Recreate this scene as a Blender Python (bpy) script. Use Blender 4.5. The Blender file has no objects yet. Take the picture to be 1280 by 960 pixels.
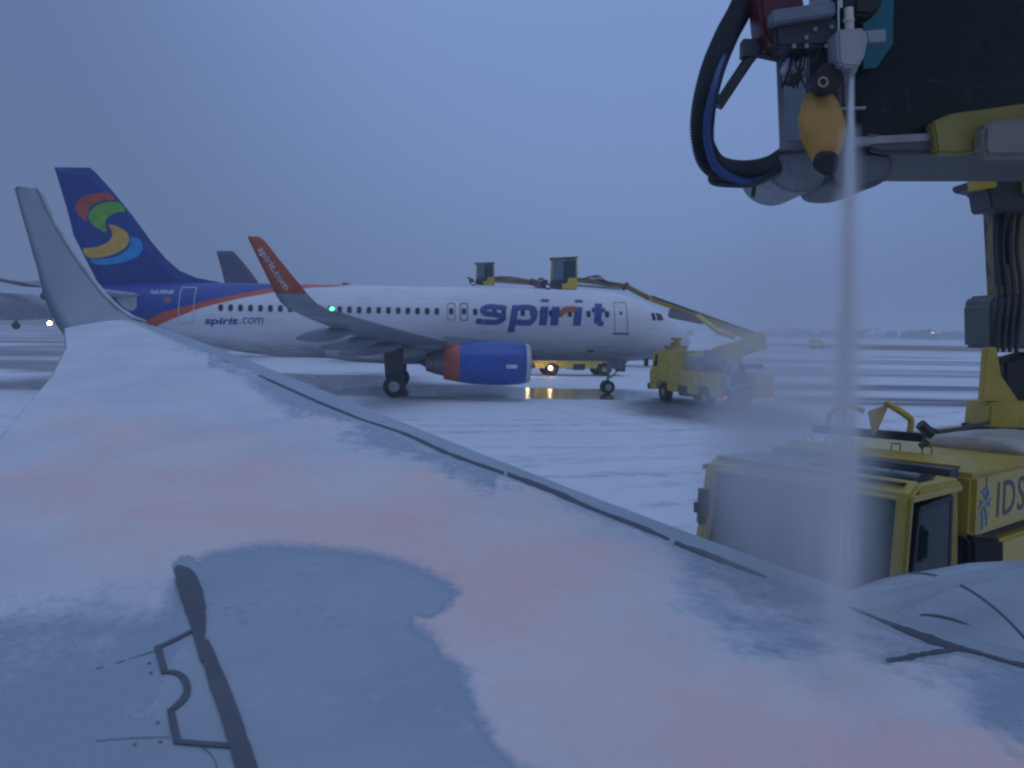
import bpy, bmesh, math, random
import numpy as np
from mathutils import Vector, Matrix, noise as mn
random.seed(7)
S = bpy.context.scene
COL = S.collection
PI = math.pi
# ------------------------------------------------------------------ camera
F = 1108.0; PITCH = math.radians(3.57); ROLL = math.radians(.89); H = 3.7
W_ = Vector((0, math.cos(PITCH), -math.sin(PITCH))); U0 = Vector((0, math.sin(PITCH), math.cos(PITCH))); R0 = Vector((1, 0, 0))
R_ = R0*math.cos(ROLL)+U0*math.sin(ROLL); U_ = U0*math.cos(ROLL)-R0*math.sin(ROLL)
CAM = Vector((0, 0, H))
cd = bpy.data.cameras.new('camera'); cam = bpy.data.objects.new('camera', cd); COL.objects.link(cam)
M = Matrix.Identity(4)
for i in range(3):
    M[i][0] = R_[i]; M[i][1] = U_[i]; M[i][2] = -W_[i]; M[i][3] = CAM[i]
cam.matrix_world = M
cd.sensor_width = 36; cd.lens = F/1280*36; cd.clip_start = .05; cd.clip_end = 6000
cd.dof.use_dof = True; cd.dof.focus_distance = 8.0; cd.dof.aperture_fstop = 2.9
S.camera = cam
# ------------------------------------------------------------------ world + sun (overcast dusk)
wd = bpy.data.worlds.new("World"); S.world = wd; wd.use_nodes = True
nt = wd.node_tree; nt.nodes.clear()
out = nt.nodes.new('ShaderNodeOutputWorld')
sky = nt.nodes.new('ShaderNodeTexSky'); sky.sky_type = 'NISHITA'; sky.sun_disc = False
sky.sun_elevation = math.radians(4); sky.sun_rotation = math.radians(150); sky.dust_density = 2
b1 = nt.nodes.new('ShaderNodeBackground'); b1.inputs[1].default_value = .05
nt.links.new(sky.outputs[0], b1.inputs[0])
geo = nt.nodes.new('ShaderNodeTexCoord'); sep = nt.nodes.new('ShaderNodeSeparateXYZ'); nt.links.new(geo.outputs['Generated'], sep.inputs[0])
nz = nt.nodes.new('ShaderNodeTexNoise'); nz.inputs['Scale'].default_value = 1.6; nz.inputs['Detail'].default_value = 3
mpw = nt.nodes.new('ShaderNodeMapping'); mpw.inputs['Scale'].default_value = (1, 1, 2.5)
nt.links.new(geo.outputs['Generated'], mpw.inputs[0]); nt.links.new(mpw.outputs[0], nz.inputs['Vector'])
ad = nt.nodes.new('ShaderNodeMath'); ad.operation = 'MULTIPLY_ADD'; ad.inputs[1].default_value = .2
nt.links.new(nz.outputs[0], ad.inputs[0]); nt.links.new(sep.outputs[2], ad.inputs[2])
cr = nt.nodes.new('ShaderNodeValToRGB'); nt.links.new(ad.outputs[0], cr.inputs[0])
cr.color_ramp.elements[0].position = 0.0; cr.color_ramp.elements[0].color = (.095, .161, .312, 1)
cr.color_ramp.elements[1].position = 1.0; cr.color_ramp.elements[1].color = (.175, .256, .455, 1)
e = cr.color_ramp.elements.new(.40); e.color = (.117, .180, .360, 1)
b2 = nt.nodes.new('ShaderNodeBackground'); b2.inputs[1].default_value = 1.0; vd = nt.nodes.new('ShaderNodeVectorMath'); vd.operation = 'DOT_PRODUCT'; vd.inputs[1].default_value = Vector((.12, .80, .42)).normalized()
nt.links.new(geo.outputs['Generated'], vd.inputs[0])
mr_ = nt.nodes.new('ShaderNodeMapRange'); mr_.inputs[1].default_value = .80; mr_.inputs[2].default_value = 1.0; mr_.inputs[3].default_value = .60; mr_.inputs[4].default_value = 1.03
mr_.interpolation_type = 'SMOOTHSTEP'; nt.links.new(vd.outputs['Value'], mr_.inputs[0])
# high part of the overcast stays bright: it lights the scene
mz = nt.nodes.new('ShaderNodeMapRange'); mz.inputs[1].default_value = .45; mz.inputs[2].default_value = .85; mz.inputs[3].default_value = 0; mz.inputs[4].default_value = 1.15
nt.links.new(sep.outputs[2], mz.inputs[0]); mxx = nt.nodes.new('ShaderNodeMath'); mxx.operation = 'MAXIMUM'
nt.links.new(mr_.outputs[0], mxx.inputs[0]); nt.links.new(mz.outputs[0], mxx.inputs[1])
sc_ = nt.nodes.new('ShaderNodeVectorMath'); sc_.operation = 'SCALE'; nt.links.new(cr.outputs[0], sc_.inputs[0]); nt.links.new(mxx.outputs[0], sc_.inputs['Scale'])
nt.links.new(sc_.outputs[0], b2.inputs[0])
ash = nt.nodes.new('ShaderNodeAddShader'); nt.links.new(b1.outputs[0], ash.inputs[0]); nt.links.new(b2.outputs[0], ash.inputs[1])
b1.inputs[1].default_value = .006
nt.links.new(ash.outputs[0], out.inputs[0])
sd = bpy.data.lights.new('sun', 'SUN'); sun = bpy.data.objects.new('sun', sd); COL.objects.link(sun)
sd.energy = .12; sd.angle = math.radians(40); sd.color = (.8, .88, 1)
sun.rotation_euler = (math.radians(25), 0, math.radians(20))
S.view_settings.view_transform = 'Standard'; S.view_settings.look = 'None'; S.view_settings.gamma = 1
S.view_settings.use_curve_mapping = False; S.view_settings.exposure = 0.58
try:
    S.cycles.volume_max_steps = 96; S.cycles.volume_step_rate = 1.0; S.cycles.volume_bounces = 2; S.cycles.max_bounces = 5
    S.cycles.filter_width = 2.2
except Exception: pass

# ------------------------------------------------------------------ pixel helpers (only a drawing aid: everything gets a true position)
def ray(x, y): return W_*F+R_*(x-640)+U_*(480-y)
def P(x, y, Y):
    d = ray(x, y); return CAM+d*(Y/d.y)
def PZ(x, y, z):
    d = ray(x, y); return CAM+d*((z-H)/d.z)
def pix(p):
    q = Vector(p)-CAM; d = q.dot(W_)
    if d < .05: d = .05
    return 640+q.dot(R_)/d*F, 480-q.dot(U_)/d*F
def cat(pts, n=6, closed=True):
    o = []; m = len(pts)
    rng = range(m) if closed else range(m-1)
    for i in rng:
        a, b, c, d = [Vector(pts[(i+k-1) % m]) if closed else Vector(pts[min(max(i+k-1, 0), m-1)]) for k in range(4)]
        for j in range(n):
            t = j/n
            o.append(.5*((2*b)+(c-a)*t+(2*a-5*b+4*c-d)*t*t+(3*b-a-3*c+d)*t**3))
    if not closed: o.append(Vector(pts[-1]))
    return o

# ------------------------------------------------------------------ node DSL
class X:
    def __init__(s, nt, v): s.nt = nt; s.v = v
    def _m(s, op, *o):
        n = s.nt.nodes.new('ShaderNodeMath'); n.operation = op
        for i, a in enumerate((s,)+o):
            a = a.v if isinstance(a, X) else a
            if isinstance(a, (int, float)): n.inputs[i].default_value = a
            else: s.nt.links.new(a, n.inputs[i])
        return X(s.nt, n.outputs[0])
    def __add__(s, o): return s._m('ADD', o)
    def __sub__(s, o): return s._m('SUBTRACT', o)
    def __mul__(s, o): return s._m('MULTIPLY', o)
    def __truediv__(s, o): return s._m('DIVIDE', o)
    def __pow__(s, o): return s._m('POWER', o)
    def mx(s, o): return s._m('MAXIMUM', o)
    def mi(s, o): return s._m('MINIMUM', o)
    def ab(s): return s._m('ABSOLUTE')
    def inv(s): return X(s.nt, 1.0)._m('SUBTRACT', s)
    def ss(s, a, b):          # smoothstep a..b -> 0..1
        n = s.nt.nodes.new('ShaderNodeMapRange'); n.interpolation_type = 'SMOOTHSTEP'
        s.nt.links.new(s.v, n.inputs[0])
        if a < b: n.inputs[1].default_value = a; n.inputs[2].default_value = b
        else:
            n.inputs[1].default_value = b; n.inputs[2].default_value = a; n.inputs[3].default_value = 1; n.inputs[4].default_value = 0
        return X(s.nt, n.outputs[0])
def coords(nt, kind='Object'):
    tc = nt.nodes.new('ShaderNodeTexCoord'); return tc.outputs[kind]
def xyz(nt, v):
    s = nt.nodes.new('ShaderNodeSeparateXYZ'); nt.links.new(v, s.inputs[0]); return [X(nt, s.outputs[i]) for i in range(3)]
def nzx(nt, v, scale, detail=4, sc=(1, 1, 1), rough=.55, loc=(0, 0, 0)):
    m = nt.nodes.new('ShaderNodeMapping'); m.inputs['Scale'].default_value = sc; m.inputs['Location'].default_value = loc
    nt.links.new(v, m.inputs[0]); n = nt.nodes.new('ShaderNodeTexNoise')
    n.inputs['Scale'].default_value = scale; n.inputs['Detail'].default_value = detail; n.inputs['Roughness'].default_value = rough
    nt.links.new(m.outputs[0], n.inputs['Vector']); return X(nt, n.outputs[0])
def mixc(nt, f, a, b):
    n = nt.nodes.new('ShaderNodeMix'); n.data_type = 'RGBA'
    nt.links.new(f.v, n.inputs[0])
    for i, c in ((6, a), (7, b)):
        if isinstance(c, tuple): n.inputs[i].default_value = (*c[:3], 1)
        else: nt.links.new(c, n.inputs[i])
    return n.outputs[2]
def newmat(name):
    m = bpy.data.materials.new(name); m.use_nodes = True; nt = m.node_tree
    return m, nt, nt.nodes['Principled BSDF']
def setin(nt, b, name, v):
    if isinstance(v, X): nt.links.new(v.v, b.inputs[name])
    elif hasattr(v, 'is_output'): nt.links.new(v, b.inputs[name])
    else: b.inputs[name].default_value = v
def bump(nt, b, h, strength=.3, dist=.02):
    n = nt.nodes.new('ShaderNodeBump'); n.inputs['Strength'].default_value = strength; n.inputs['Distance'].default_value = dist
    nt.links.new(h.v, n.inputs['Height']); nt.links.new(n.outputs[0], b.inputs['Normal'])
MATS = {}
def mat(name, col, rough=.45, metal=0, var=.15, scale=2.5, dirt=None, dirtcov=.5, bumpd=0, emit=None, estr=0, alpha=1, spec=.5, trans=0):
    if name in MATS: return MATS[name]
    m, nt, b = newmat(name)
    v = coords(nt)
    n = nzx(nt, v, scale, 5)
    dark = tuple(c*(1-var) for c in col); lite = tuple(min(1, c*(1+var)) for c in col)
    c = mixc(nt, n.ss(.3, .7), dark, lite)
    if dirt:
        n2 = nzx(nt, v, scale*1.7, 6, (1, 1, .6), .65, (3, 5, 1))
        c = mixc(nt, n2.ss(1-dirtcov, 1-dirtcov+.18), c, dirt)
    setin(nt, b, 'Base Color', c); setin(nt, b, 'Roughness', n*.2+(rough-.1)); b.inputs['Metallic'].default_value = metal
    b.inputs['Specular IOR Level'].default_value = spec
    if bumpd: bump(nt, b, nzx(nt, v, scale*6, 5), .5, bumpd)
    if emit: b.inputs['Emission Color'].default_value = (*emit, 1); b.inputs['Emission Strength'].default_value = estr
    if alpha < 1: b.inputs['Alpha'].default_value = alpha
    MATS[name] = m; return m

# ------------------------------------------------------------------ mesh builder
class MB:
    def __init__(s): s.v = []; s.f = []
    def add(s, v, f):
        o = len(s.v); s.v += [Vector(a) for a in v]; s.f += [tuple(i+o for i in q) for q in f]; return s
    def box(s, c, size, rot=None, taper=1.0):
        x, y, z = [a/2 for a in size]; vs = []
        for k, (a, b_, d) in enumerate([(-x, -y, -z), (x, -y, -z), (x, y, -z), (-x, y, -z), (-x, -y, z), (x, -y, z), (x, y, z), (-x, y, z)]):
            q = Vector((a, b_, d))
            if k > 3: q.x *= taper; q.y *= taper
            if rot is not None: q = rot @ q
            vs.append(q+Vector(c))
        return s.add(vs, [(3, 2, 1, 0), (4, 5, 6, 7), (0, 1, 5, 4), (1, 2, 6, 5), (2, 3, 7, 6), (3, 0, 4, 7)])
    def prism(s, poly, vec):
        n = len(poly); a = [Vector(p) for p in poly]; b = [p+Vector(vec) for p in a]
        return s.add(a+b, [tuple(range(n-1, -1, -1)), tuple(range(n, 2*n))]+[(i, (i+1) % n, (i+1) % n+n, i+n) for i in range(n)])
    def slab(s, pxs, Y, th): return s.prism([P(x, y, Y) for x, y in pxs], (0, th, 0))
    def loft(s, rings, cap=True, closed=True):
        n = len(rings[0]); vs = [p for r in rings for p in r]; fs = []
        for i in range(len(rings)-1):
            for j in range(n if closed else n-1):
                k = (j+1) % n
                fs.append((i*n+j, i*n+k, (i+1)*n+k, (i+1)*n+j))
        if cap: fs += [tuple(range(n-1, -1, -1)), tuple((len(rings)-1)*n+j for j in range(n))]
        return s.add(vs, fs)
    def tube(s, pts, r, n=10, cap=True):
        pts = [Vector(p) for p in pts]; rings = []; up = None
        for i, p in enumerate(pts):
            t = (pts[min(i+1, len(pts)-1)]-pts[max(i-1, 0)]).normalized()
            if up is None: up = Vector((0, 0, 1)) if abs(t.z) < .9 else Vector((0, 1, 0))
            a = t.cross(up).normalized(); b = a.cross(t).normalized(); up = b
            rr = r[i] if isinstance(r, (list, tuple)) else r
            rings.append([p+a*(rr*math.cos(2*PI*k/n))+b*(rr*math.sin(2*PI*k/n)) for k in range(n)])
        return s.loft(rings, cap)
    def beam(s, p, q, w, h, w2=None, h2=None):
        p = Vector(p); q = Vector(q); t = (q-p).normalized(); a = t.cross(Vector((0, 0, 1))).normalized(); b = a.cross(t)
        w2 = w2 or w; h2 = h2 or h
        R = []
        for c, ww, hh in ((p, w, h), (q, w2, h2)):
            R.append([c-a*ww/2-b*hh/2, c+a*ww/2-b*hh/2, c+a*ww/2+b*hh/2, c-a*ww/2+b*hh/2])
        return s.loft(R)
    def lathe(s, prof, c, axis, n=32, cap=False):
        axis = Vector(axis).normalized(); a = axis.orthogonal().normalized(); b = axis.cross(a)
        rings = [[Vector(c)+axis*t+(a*math.cos(2*PI*k/n)+b*math.sin(2*PI*k/n))*r for k in range(n)] for t, r in prof]
        return s.loft(rings, cap)
    def build(s, name, m, parent=None, local=False, smooth=False, bev=0, auto=False):
        me = bpy.data.meshes.new(name)
        vs = s.v
        if parent is not None and not local:
            r = parent
            while r.parent: r = r.parent
            inv = r.matrix_basis.inverted(); vs = [inv @ p for p in vs]
        me.from_pydata([tuple(p) for p in vs], [], s.f); me.update()
        bm = bmesh.new(); bm.from_mesh(me)
        bmesh.ops.recalc_face_normals(bm, faces=bm.faces)
        if bev:
            bmesh.ops.bevel(bm, geom=[e for e in bm.edges if e.is_manifold and e.calc_face_angle(0) > .5], offset=bev, segments=2, affect='EDGES', clamp_overlap=True)
        if smooth or auto:
            for f in bm.faces: f.smooth = True
            if auto:
                for e in bm.edges:
                    if e.is_manifold and e.calc_face_angle(0) > math.radians(35): e.smooth = False
        bm.to_mesh(me); bm.free()
        me.materials.append(m)
        o = bpy.data.objects.new(name, me); COL.objects.link(o)
        if parent is not None: o.parent = parent
        return o
def tag(o, label=None, cat=None, group=None, kind=None):
    if label: o['label'] = label
    if cat: o['category'] = cat
    if group: o['group'] = group
    if kind: o['kind'] = kind
    return o
def empty(name, loc, rz=0):
    o = bpy.data.objects.new(name, None); COL.objects.link(o); o.location = loc; o.rotation_euler = (0, 0, rz)
    o.matrix_basis = Matrix.Translation(Vector(loc)) @ Matrix.Rotation(rz, 4, 'Z'); return o

# ------------------------------------------------------------------ materials
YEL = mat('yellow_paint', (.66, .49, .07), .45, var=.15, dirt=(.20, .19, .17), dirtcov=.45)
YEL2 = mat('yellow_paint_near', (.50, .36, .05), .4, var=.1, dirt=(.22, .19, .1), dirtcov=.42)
BLK = mat('black_rubber', (.018, .018, .02), .55, bumpd=.002)
DRK = mat('dark_steel', (.05, .052, .06), .5, dirt=(.2, .2, .22), dirtcov=.35)
GRY = mat('grey_steel', (.3, .31, .33), .4, .3, dirt=(.15, .15, .16), dirtcov=.4)
LGR = mat('light_grey_paint', (.52, .54, .57), .4)
CHR = mat('bright_metal', (.75, .74, .7), .18, 1)
TAN = mat('tan_panel', (.42, .38, .33), .5)
ORG = mat('amber_plastic', (.62, .33, .07), .38, var=.2, scale=5)
REDM = mat('dark_red_plastic', (.10, .02, .025), .35)
HOSE = mat('black_hose', (.03, .032, .038), .5, scale=8)
BHOSE = mat('blue_hose', (.025, .06, .18), .35)
JOINT = mat('rusty_red_joint', (.16, .08, .06), .55)
RIM = mat('wheel_rim', (.45, .36, .12), .5)
RIMG = mat('grey_wheel_rim', (.5, .5, .52), .4)
HUB = mat('hub_dark', (.07, .07, .08), .5)
WHT = mat('aircraft_white', (.74, .75, .78), .38, var=.05, scale=.6, dirt=(.60, .62, .66), dirtcov=.4)
WGR = mat('aircraft_grey', (.21, .23, .27), .38, var=.08, scale=.8, dirt=(.26, .28, .32), dirtcov=.4)
BLU = mat('cowl_blue', (.02, .09, .38), .3, var=.12, scale=1.2)
REDP = mat('orange_red_paint', (.46, .10, .05), .42, var=.1)
TXT = mat('navy_letter', (.03, .07, .30), .4, var=.2, scale=2, dirt=(.20, .26, .45), dirtcov=.42)
WINM = mat('cabin_window_glass', (.03, .04, .06), .12)
FRM = mat('door_line', (.30, .31, .35), .5)
FRMD = mat('dark_line', (.05, .06, .10), .5)
GRN = mat('logo_green', (.16, .44, .05), .45); LRED = mat('logo_red', (.50, .09, .05), .45)
LYEL = mat('logo_yellow', (.70, .45, .07), .45); LCY = mat('logo_cyan', (.03, .32, .68), .45)
GREENL = mat('green_light', (.05, .6, .3), .3, emit=(.08, 1, .35), estr=3.5)
LAMP = mat('lit_headlamp', (.9, .8, .6), .3, emit=(1, .72, .36), estr=16)
TAIL = mat('lit_taillamp', (.5, .03, .02), .3, emit=(1, .06, .04), estr=.5)
DIML = mat('dim_lamp', (.8, .6, .4), .3, emit=(1, .5, .25), estr=3)
def glass(name, col, alpha):
    m, nt, b = newmat(name)
    b.inputs['Base Color'].default_value = (*col, 1); b.inputs['Roughness'].default_value = .08; b.inputs['Alpha'].default_value = alpha
    n = nzx(nt, coords(nt), 3, 4); setin(nt, b, 'Roughness', n*.12+.03); b.inputs['Specular IOR Level'].default_value = .25
    return m
GLS = glass('tinted_glass', (.03, .09, .10), .62)
GLSD = glass('dark_glass', (.012, .03, .03), .86)
GLSG = glass('green_band_glass', (.01, .10, .035), .6)
GLST = glass('teal_cab_glass', (.06, .12, .13), .6)
GLSL = glass('pale_cab_glass', (.16, .28, .32), .7)

# ================================================================== GROUND
def build_ground():
    m, nt, b = newmat('snowy_apron')
    v = coords(nt); x, y, z = xyz(nt, v)
    fine = nzx(nt, v, 1.4, 7, (1, 1.3, 1), .65)
    mid = nzx(nt, v, .22, 5, (.5, 1, 1), .6, (6, 3, 0))
    big = nzx(nt, v, .05, 6, (.35, 1, 1), .6, (4, 1, 0))
    streak = nzx(nt, v, .06, 7, (.16, 1, 1), .62, (9, 2, 0))
    thin = nzx(nt, v, .25, 6, (.08, 1.4, 1), .6, (2, 7, 0))
    yy = y+(streak-.5)*10
    far = y.ss(60, 95)
    m_streak = (streak*.7+thin*.3+big*.0).ss(.50, .60)*far*.75
    # dark slushy lanes on the right: about 60 and 100 m out
    def band(c, w): return (yy-c).ab().ss(w, w*.3)
    lanes = (band(48, 5)*.9).mx(band(61, 6)*.9).mx(band(82, 8)*.7).mx(band(118, 12)*.8)*(x+y*-.1).ss(5, 14)*thin.ss(.30, .52)
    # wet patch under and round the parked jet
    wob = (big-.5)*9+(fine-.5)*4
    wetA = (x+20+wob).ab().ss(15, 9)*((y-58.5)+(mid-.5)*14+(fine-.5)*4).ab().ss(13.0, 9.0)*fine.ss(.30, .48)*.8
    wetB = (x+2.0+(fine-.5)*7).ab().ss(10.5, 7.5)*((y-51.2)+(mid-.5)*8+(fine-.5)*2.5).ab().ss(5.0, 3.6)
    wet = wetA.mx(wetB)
    left = (x.ss(-24, -32))*big.ss(.42, .52)*.7
    # slush round the second truck, its dark colour doubling as a contact shadow
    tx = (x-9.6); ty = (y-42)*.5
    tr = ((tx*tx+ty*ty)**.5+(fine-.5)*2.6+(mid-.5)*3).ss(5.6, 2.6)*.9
    # curved tyre tracks in the near snow
    def arcs(cx, cy, sp, lo, hi, wob):
        dx = x-cx; dy = y-cy; r = (dx*dx+dy*dy)**.5+(big-.5)*wob
        w = (r*(1/sp))._m('FRACT')
        return (w-.5).ab().ss(.20, .06)*r.ss(lo, lo+1.5)*r.ss(hi, hi-1.5)
    near = y.ss(48, 40)
    trk = arcs(-10, 75, 2.3, 38, 56, 9).mx(arcs(34, -28, 1.9, 50, 66, 5)*.7).mx(arcs(60, 60, 2.6, 44, 62, 5)*.6)*fine.ss(.40, .62)*near*.45*thin.ss(.35, .6)
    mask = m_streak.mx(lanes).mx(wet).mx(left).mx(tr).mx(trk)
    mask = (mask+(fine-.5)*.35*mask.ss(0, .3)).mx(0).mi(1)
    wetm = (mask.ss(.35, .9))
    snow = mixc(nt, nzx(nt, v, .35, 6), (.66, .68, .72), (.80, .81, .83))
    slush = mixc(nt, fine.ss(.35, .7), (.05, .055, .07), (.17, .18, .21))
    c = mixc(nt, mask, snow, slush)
    g = (yy-258).ab().ss(56, 44)*x.ss(60, 90)*nzx(nt, v, .12, 6, (.2, 1, 1)).ss(.30, .44)
    c = mixc(nt, g*.9, c, (.17, .10, .06))
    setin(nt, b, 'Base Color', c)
    gl_ = wetB.ss(.3, .9)
    setin(nt, b, 'Roughness', gl_*-.5+.62)
    setin(nt, b, 'Specular IOR Level', gl_*.44+.06)
    bump(nt, b, fine*wetm.inv()*1.0+nzx(nt, v, 9, 4)*.12+trk*-.8, .7, .05)
    mb = MB()
    N = 90
    xs = [math.copysign(abs(t)**2.2, t)*3000 for t in np.linspace(-1, 1, N)]
    ys = [-300+3300*(t**2.2) for t in np.linspace(0, 1, N)]
    mb.add([(a, c_, 0) for c_ in ys for a in xs], [(j*N+i, j*N+i+1, (j+1)*N+i+1, (j+1)*N+i) for j in range(N-1) for i in range(N-1)])
    o = mb.build('ground', m, smooth=True); tag(o, kind='structure')
    o['label'] = 'snow covered airport apron with wet slushy tracks'
    return o
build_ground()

# far tree line
def build_trees():
    rnd = random.Random(3); mb = MB()
    x = -900
    while x < 1100:
        d = 820+rnd.uniform(-60, 90); h = rnd.uniform(5.8, 7.6)*(1.25 if 250 < x < 420 or x > 470 else .8)+2.0*mn.noise(Vector((x*.01, 0, 0)))
        w = rnd.uniform(4, 9)
        for k in range(7):
            a = rnd.uniform(-w, w); zz = rnd.uniform(.3, .95)*h; r = rnd.uniform(.8, 2.0)
            c = Vector((x+a, d+rnd.uniform(-6, 6), zz))
            vs = [c+Vector((math.cos(t)*r*rnd.uniform(.6, 1.3), math.sin(t)*r, rnd.uniform(-.5, .5)*r)) for t in [i*PI/3 for i in range(6)]]+[c+Vector((0, 0, r*rnd.uniform(.6, 1.5))), c-Vector((0, 0, r))]
            mb.add(vs, [(i, (i+1) % 6, 6) for i in range(6)]+[((i+1) % 6, i, 7) for i in range(6)])
        mb.box((x, d, h*.4), (w*2.2, 7, h*.8), taper=.7)
        x += rnd.uniform(4, 8)
    o = mb.build('treeline', mat('bare_winter_wood', (.05, .055, .05), .9))
    tag(o, 'long low line of dark bare trees on the far horizon', 'trees', kind='stuff')
build_trees()

# ================================================================== AIRLINER (A320-sized), local x forward, y left, z up, origin at nose on ground
XS = .965
ST = [(0, .02, 3.17, 3.13), (.12, .32, 3.50, 2.83), (.4, .62, 3.82, 2.55), (.8, .90, 4.12, 2.34), (1.4, 1.20, 4.50, 2.16), (2.0, 1.42, 4.86, 2.04), (2.7, 1.60, 5.24, 1.97), (3.4, 1.73, 5.52, 1.93), (4.4, 1.87, 5.80, 1.90), (5.6, 1.95, 5.97, 1.88), (6.8, 1.975, 6.02, 1.88),
      (10, 1.975, 6.02, 1.88), (14, 1.975, 6.02, 1.88), (18, 1.975, 6.02, 1.88), (22, 1.975, 6.02, 1.88), (24.5, 1.965, 6.02, 1.92), (26.5, 1.92, 6.02, 2.12), (28.5, 1.80, 6.01, 2.48), (30.5, 1.60, 5.98, 2.92), (32.5, 1.30, 5.92, 3.42), (34.5, .92, 5.80, 3.98), (36, .58, 5.60, 4.42), (37.1, .30, 5.40, 4.75), (37.57, .10, 5.2, 4.95)]
def stat(d):
    for i in range(len(ST)-1):
        if d <= ST[i+1][0]:
            a, b = ST[i], ST[i+1]; t = (d-a[0])/(b[0]-a[0]); return [a[k]+(b[k]-a[k])*t for k in (1, 2, 3)]
    return list(ST[-1][1:])
def fsurf(d, z, off=0):      # starboard surface point at station d, height z
    hw, zt, zb = stat(max(0, d)); zc = (zt+zb)/2; h = (zt-zb)/2
    q = max(-.999, min(.999, (z-zc)/h)); y = hw*math.sqrt(1-q*q)
    n = Vector((0, -y/hw**2, (z-zc)/h**2)).normalized()
    return Vector((-d*XS, -y, z))+n*off
NOSE = Vector((10.45, 52.2, 0)); HD = math.atan2(.089, .996)
MP = Matrix.Translation(NOSE) @ Matrix.Rotation(HD, 4, 'Z')
MPI = MP.inverted()
def onside(px, py, yl=-1.97):     # pixel -> (station, z) on plane y=yl of the parked jet
    o = MPI @ CAM; d = (MPI.to_3x3() @ ray(px, py)); t = (yl-o.y)/d.y; q = o+d*t
    return -q.x/XS, q.z
def grid_decal(mb, inside, d0, d1, z0, z1, cell, off=.012, f=fsurf):
    nx = int((d1-d0)/cell)+1; nz_ = int((z1-z0)/cell)+1; idx = {}
    def vert(i, j):
        if (i, j) not in idx:
            idx[(i, j)] = len(mb.v); mb.v.append(f(d0+i*cell, z0+j*cell, off))
        return idx[(i, j)]
    for i in range(nx):
        for j in range(nz_):
            if inside(d0+(i+.5)*cell, z0+(j+.5)*cell): mb.f.append((vert(i, j), vert(i+1, j), vert(i+1, j+1), vert(i, j+1)))
    return mb
def inpoly(poly, x, y):
    c = False; j = len(poly)-1
    for i in range(len(poly)):
        xi, yi = poly[i][0], poly[i][1]; xj, yj = poly[j][0], poly[j][1]
        if (yi > y) != (yj > y) and x < (xj-xi)*(y-yi)/(yj-yi+1e-9)+xi: c = not c
        j = i
    return c
def seg(p, a, b):
    ax, ay = a; bx, by = b; dx, dy = bx-ax, by-ay; t = max(0, min(1, ((p[0]-ax)*dx+(p[1]-ay)*dy)/(dx*dx+dy*dy+1e-9)))
    return math.hypot(p[0]-ax-t*dx, p[1]-ay-t*dy)
def ringdecal(mb, cx, cz, w, h, t, r, fill=False, n=6, off=.014, shear=0, f=fsurf):
    pts = []
    for qx, qz, a0 in ((1, 1, 0), (-1, 1, 90), (-1, -1, 180), (1, -1, 270)):
        for k in range(n+1):
            a = math.radians(a0+90*k/n); pts.append((qx*(w/2-r)+r*math.cos(a), qz*(h/2-r)+r*math.sin(a)))
    dn = []
    for i in range(len(pts)):
        a_ = pts[i]; b2_ = pts[(i+1) % len(pts)]; L_ = math.hypot(a_[0]-b2_[0], a_[1]-b2_[1]); kk_ = max(1, int(L_/.12))
        for q_ in range(kk_): dn.append((a_[0]+(b2_[0]-a_[0])*q_/kk_, a_[1]+(b2_[1]-a_[1])*q_/kk_))
    pts = dn if not fill else pts
    m = len(pts)
    O = [f(cx+x+shear*z, cz+z, off) for x, z in pts]
    if fill: mb.add(O, [tuple(range(m))]); return
    I = [f(cx+x*(1-2*t/w)+shear*z, cz+z*(1-2*t/h), off) for x, z in pts]
    mb.add(O+I, [(i, (i+1) % m, (i+1) % m+m, i+m) for i in range(m)])

def text_mesh(body, size, shear=0, offset=0.0, spacing=1.0, xscale=1.0):
    c = bpy.data.curves.new('t', 'FONT'); c.body = body; c.size = size; c.shear = shear; c.offset = offset; c.space_character = spacing
    c.resolution_u = 3
    o = bpy.data.objects.new('t', c); COL.objects.link(o)
    bpy.context.view_layer.update()
    dg = bpy.context.evaluated_depsgraph_get(); me = bpy.data.meshes.new_from_object(o.evaluated_get(dg))
    bm = bmesh.new(); bm.from_mesh(me)
    vs = [(v.co.x*xscale, v.co.y) for v in bm.verts]; fs = [tuple(v.index for v in f.verts) for f in bm.faces]
    bm.free(); bpy.data.objects.remove(o); bpy.data.meshes.remove(me); return vs, fs

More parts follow.
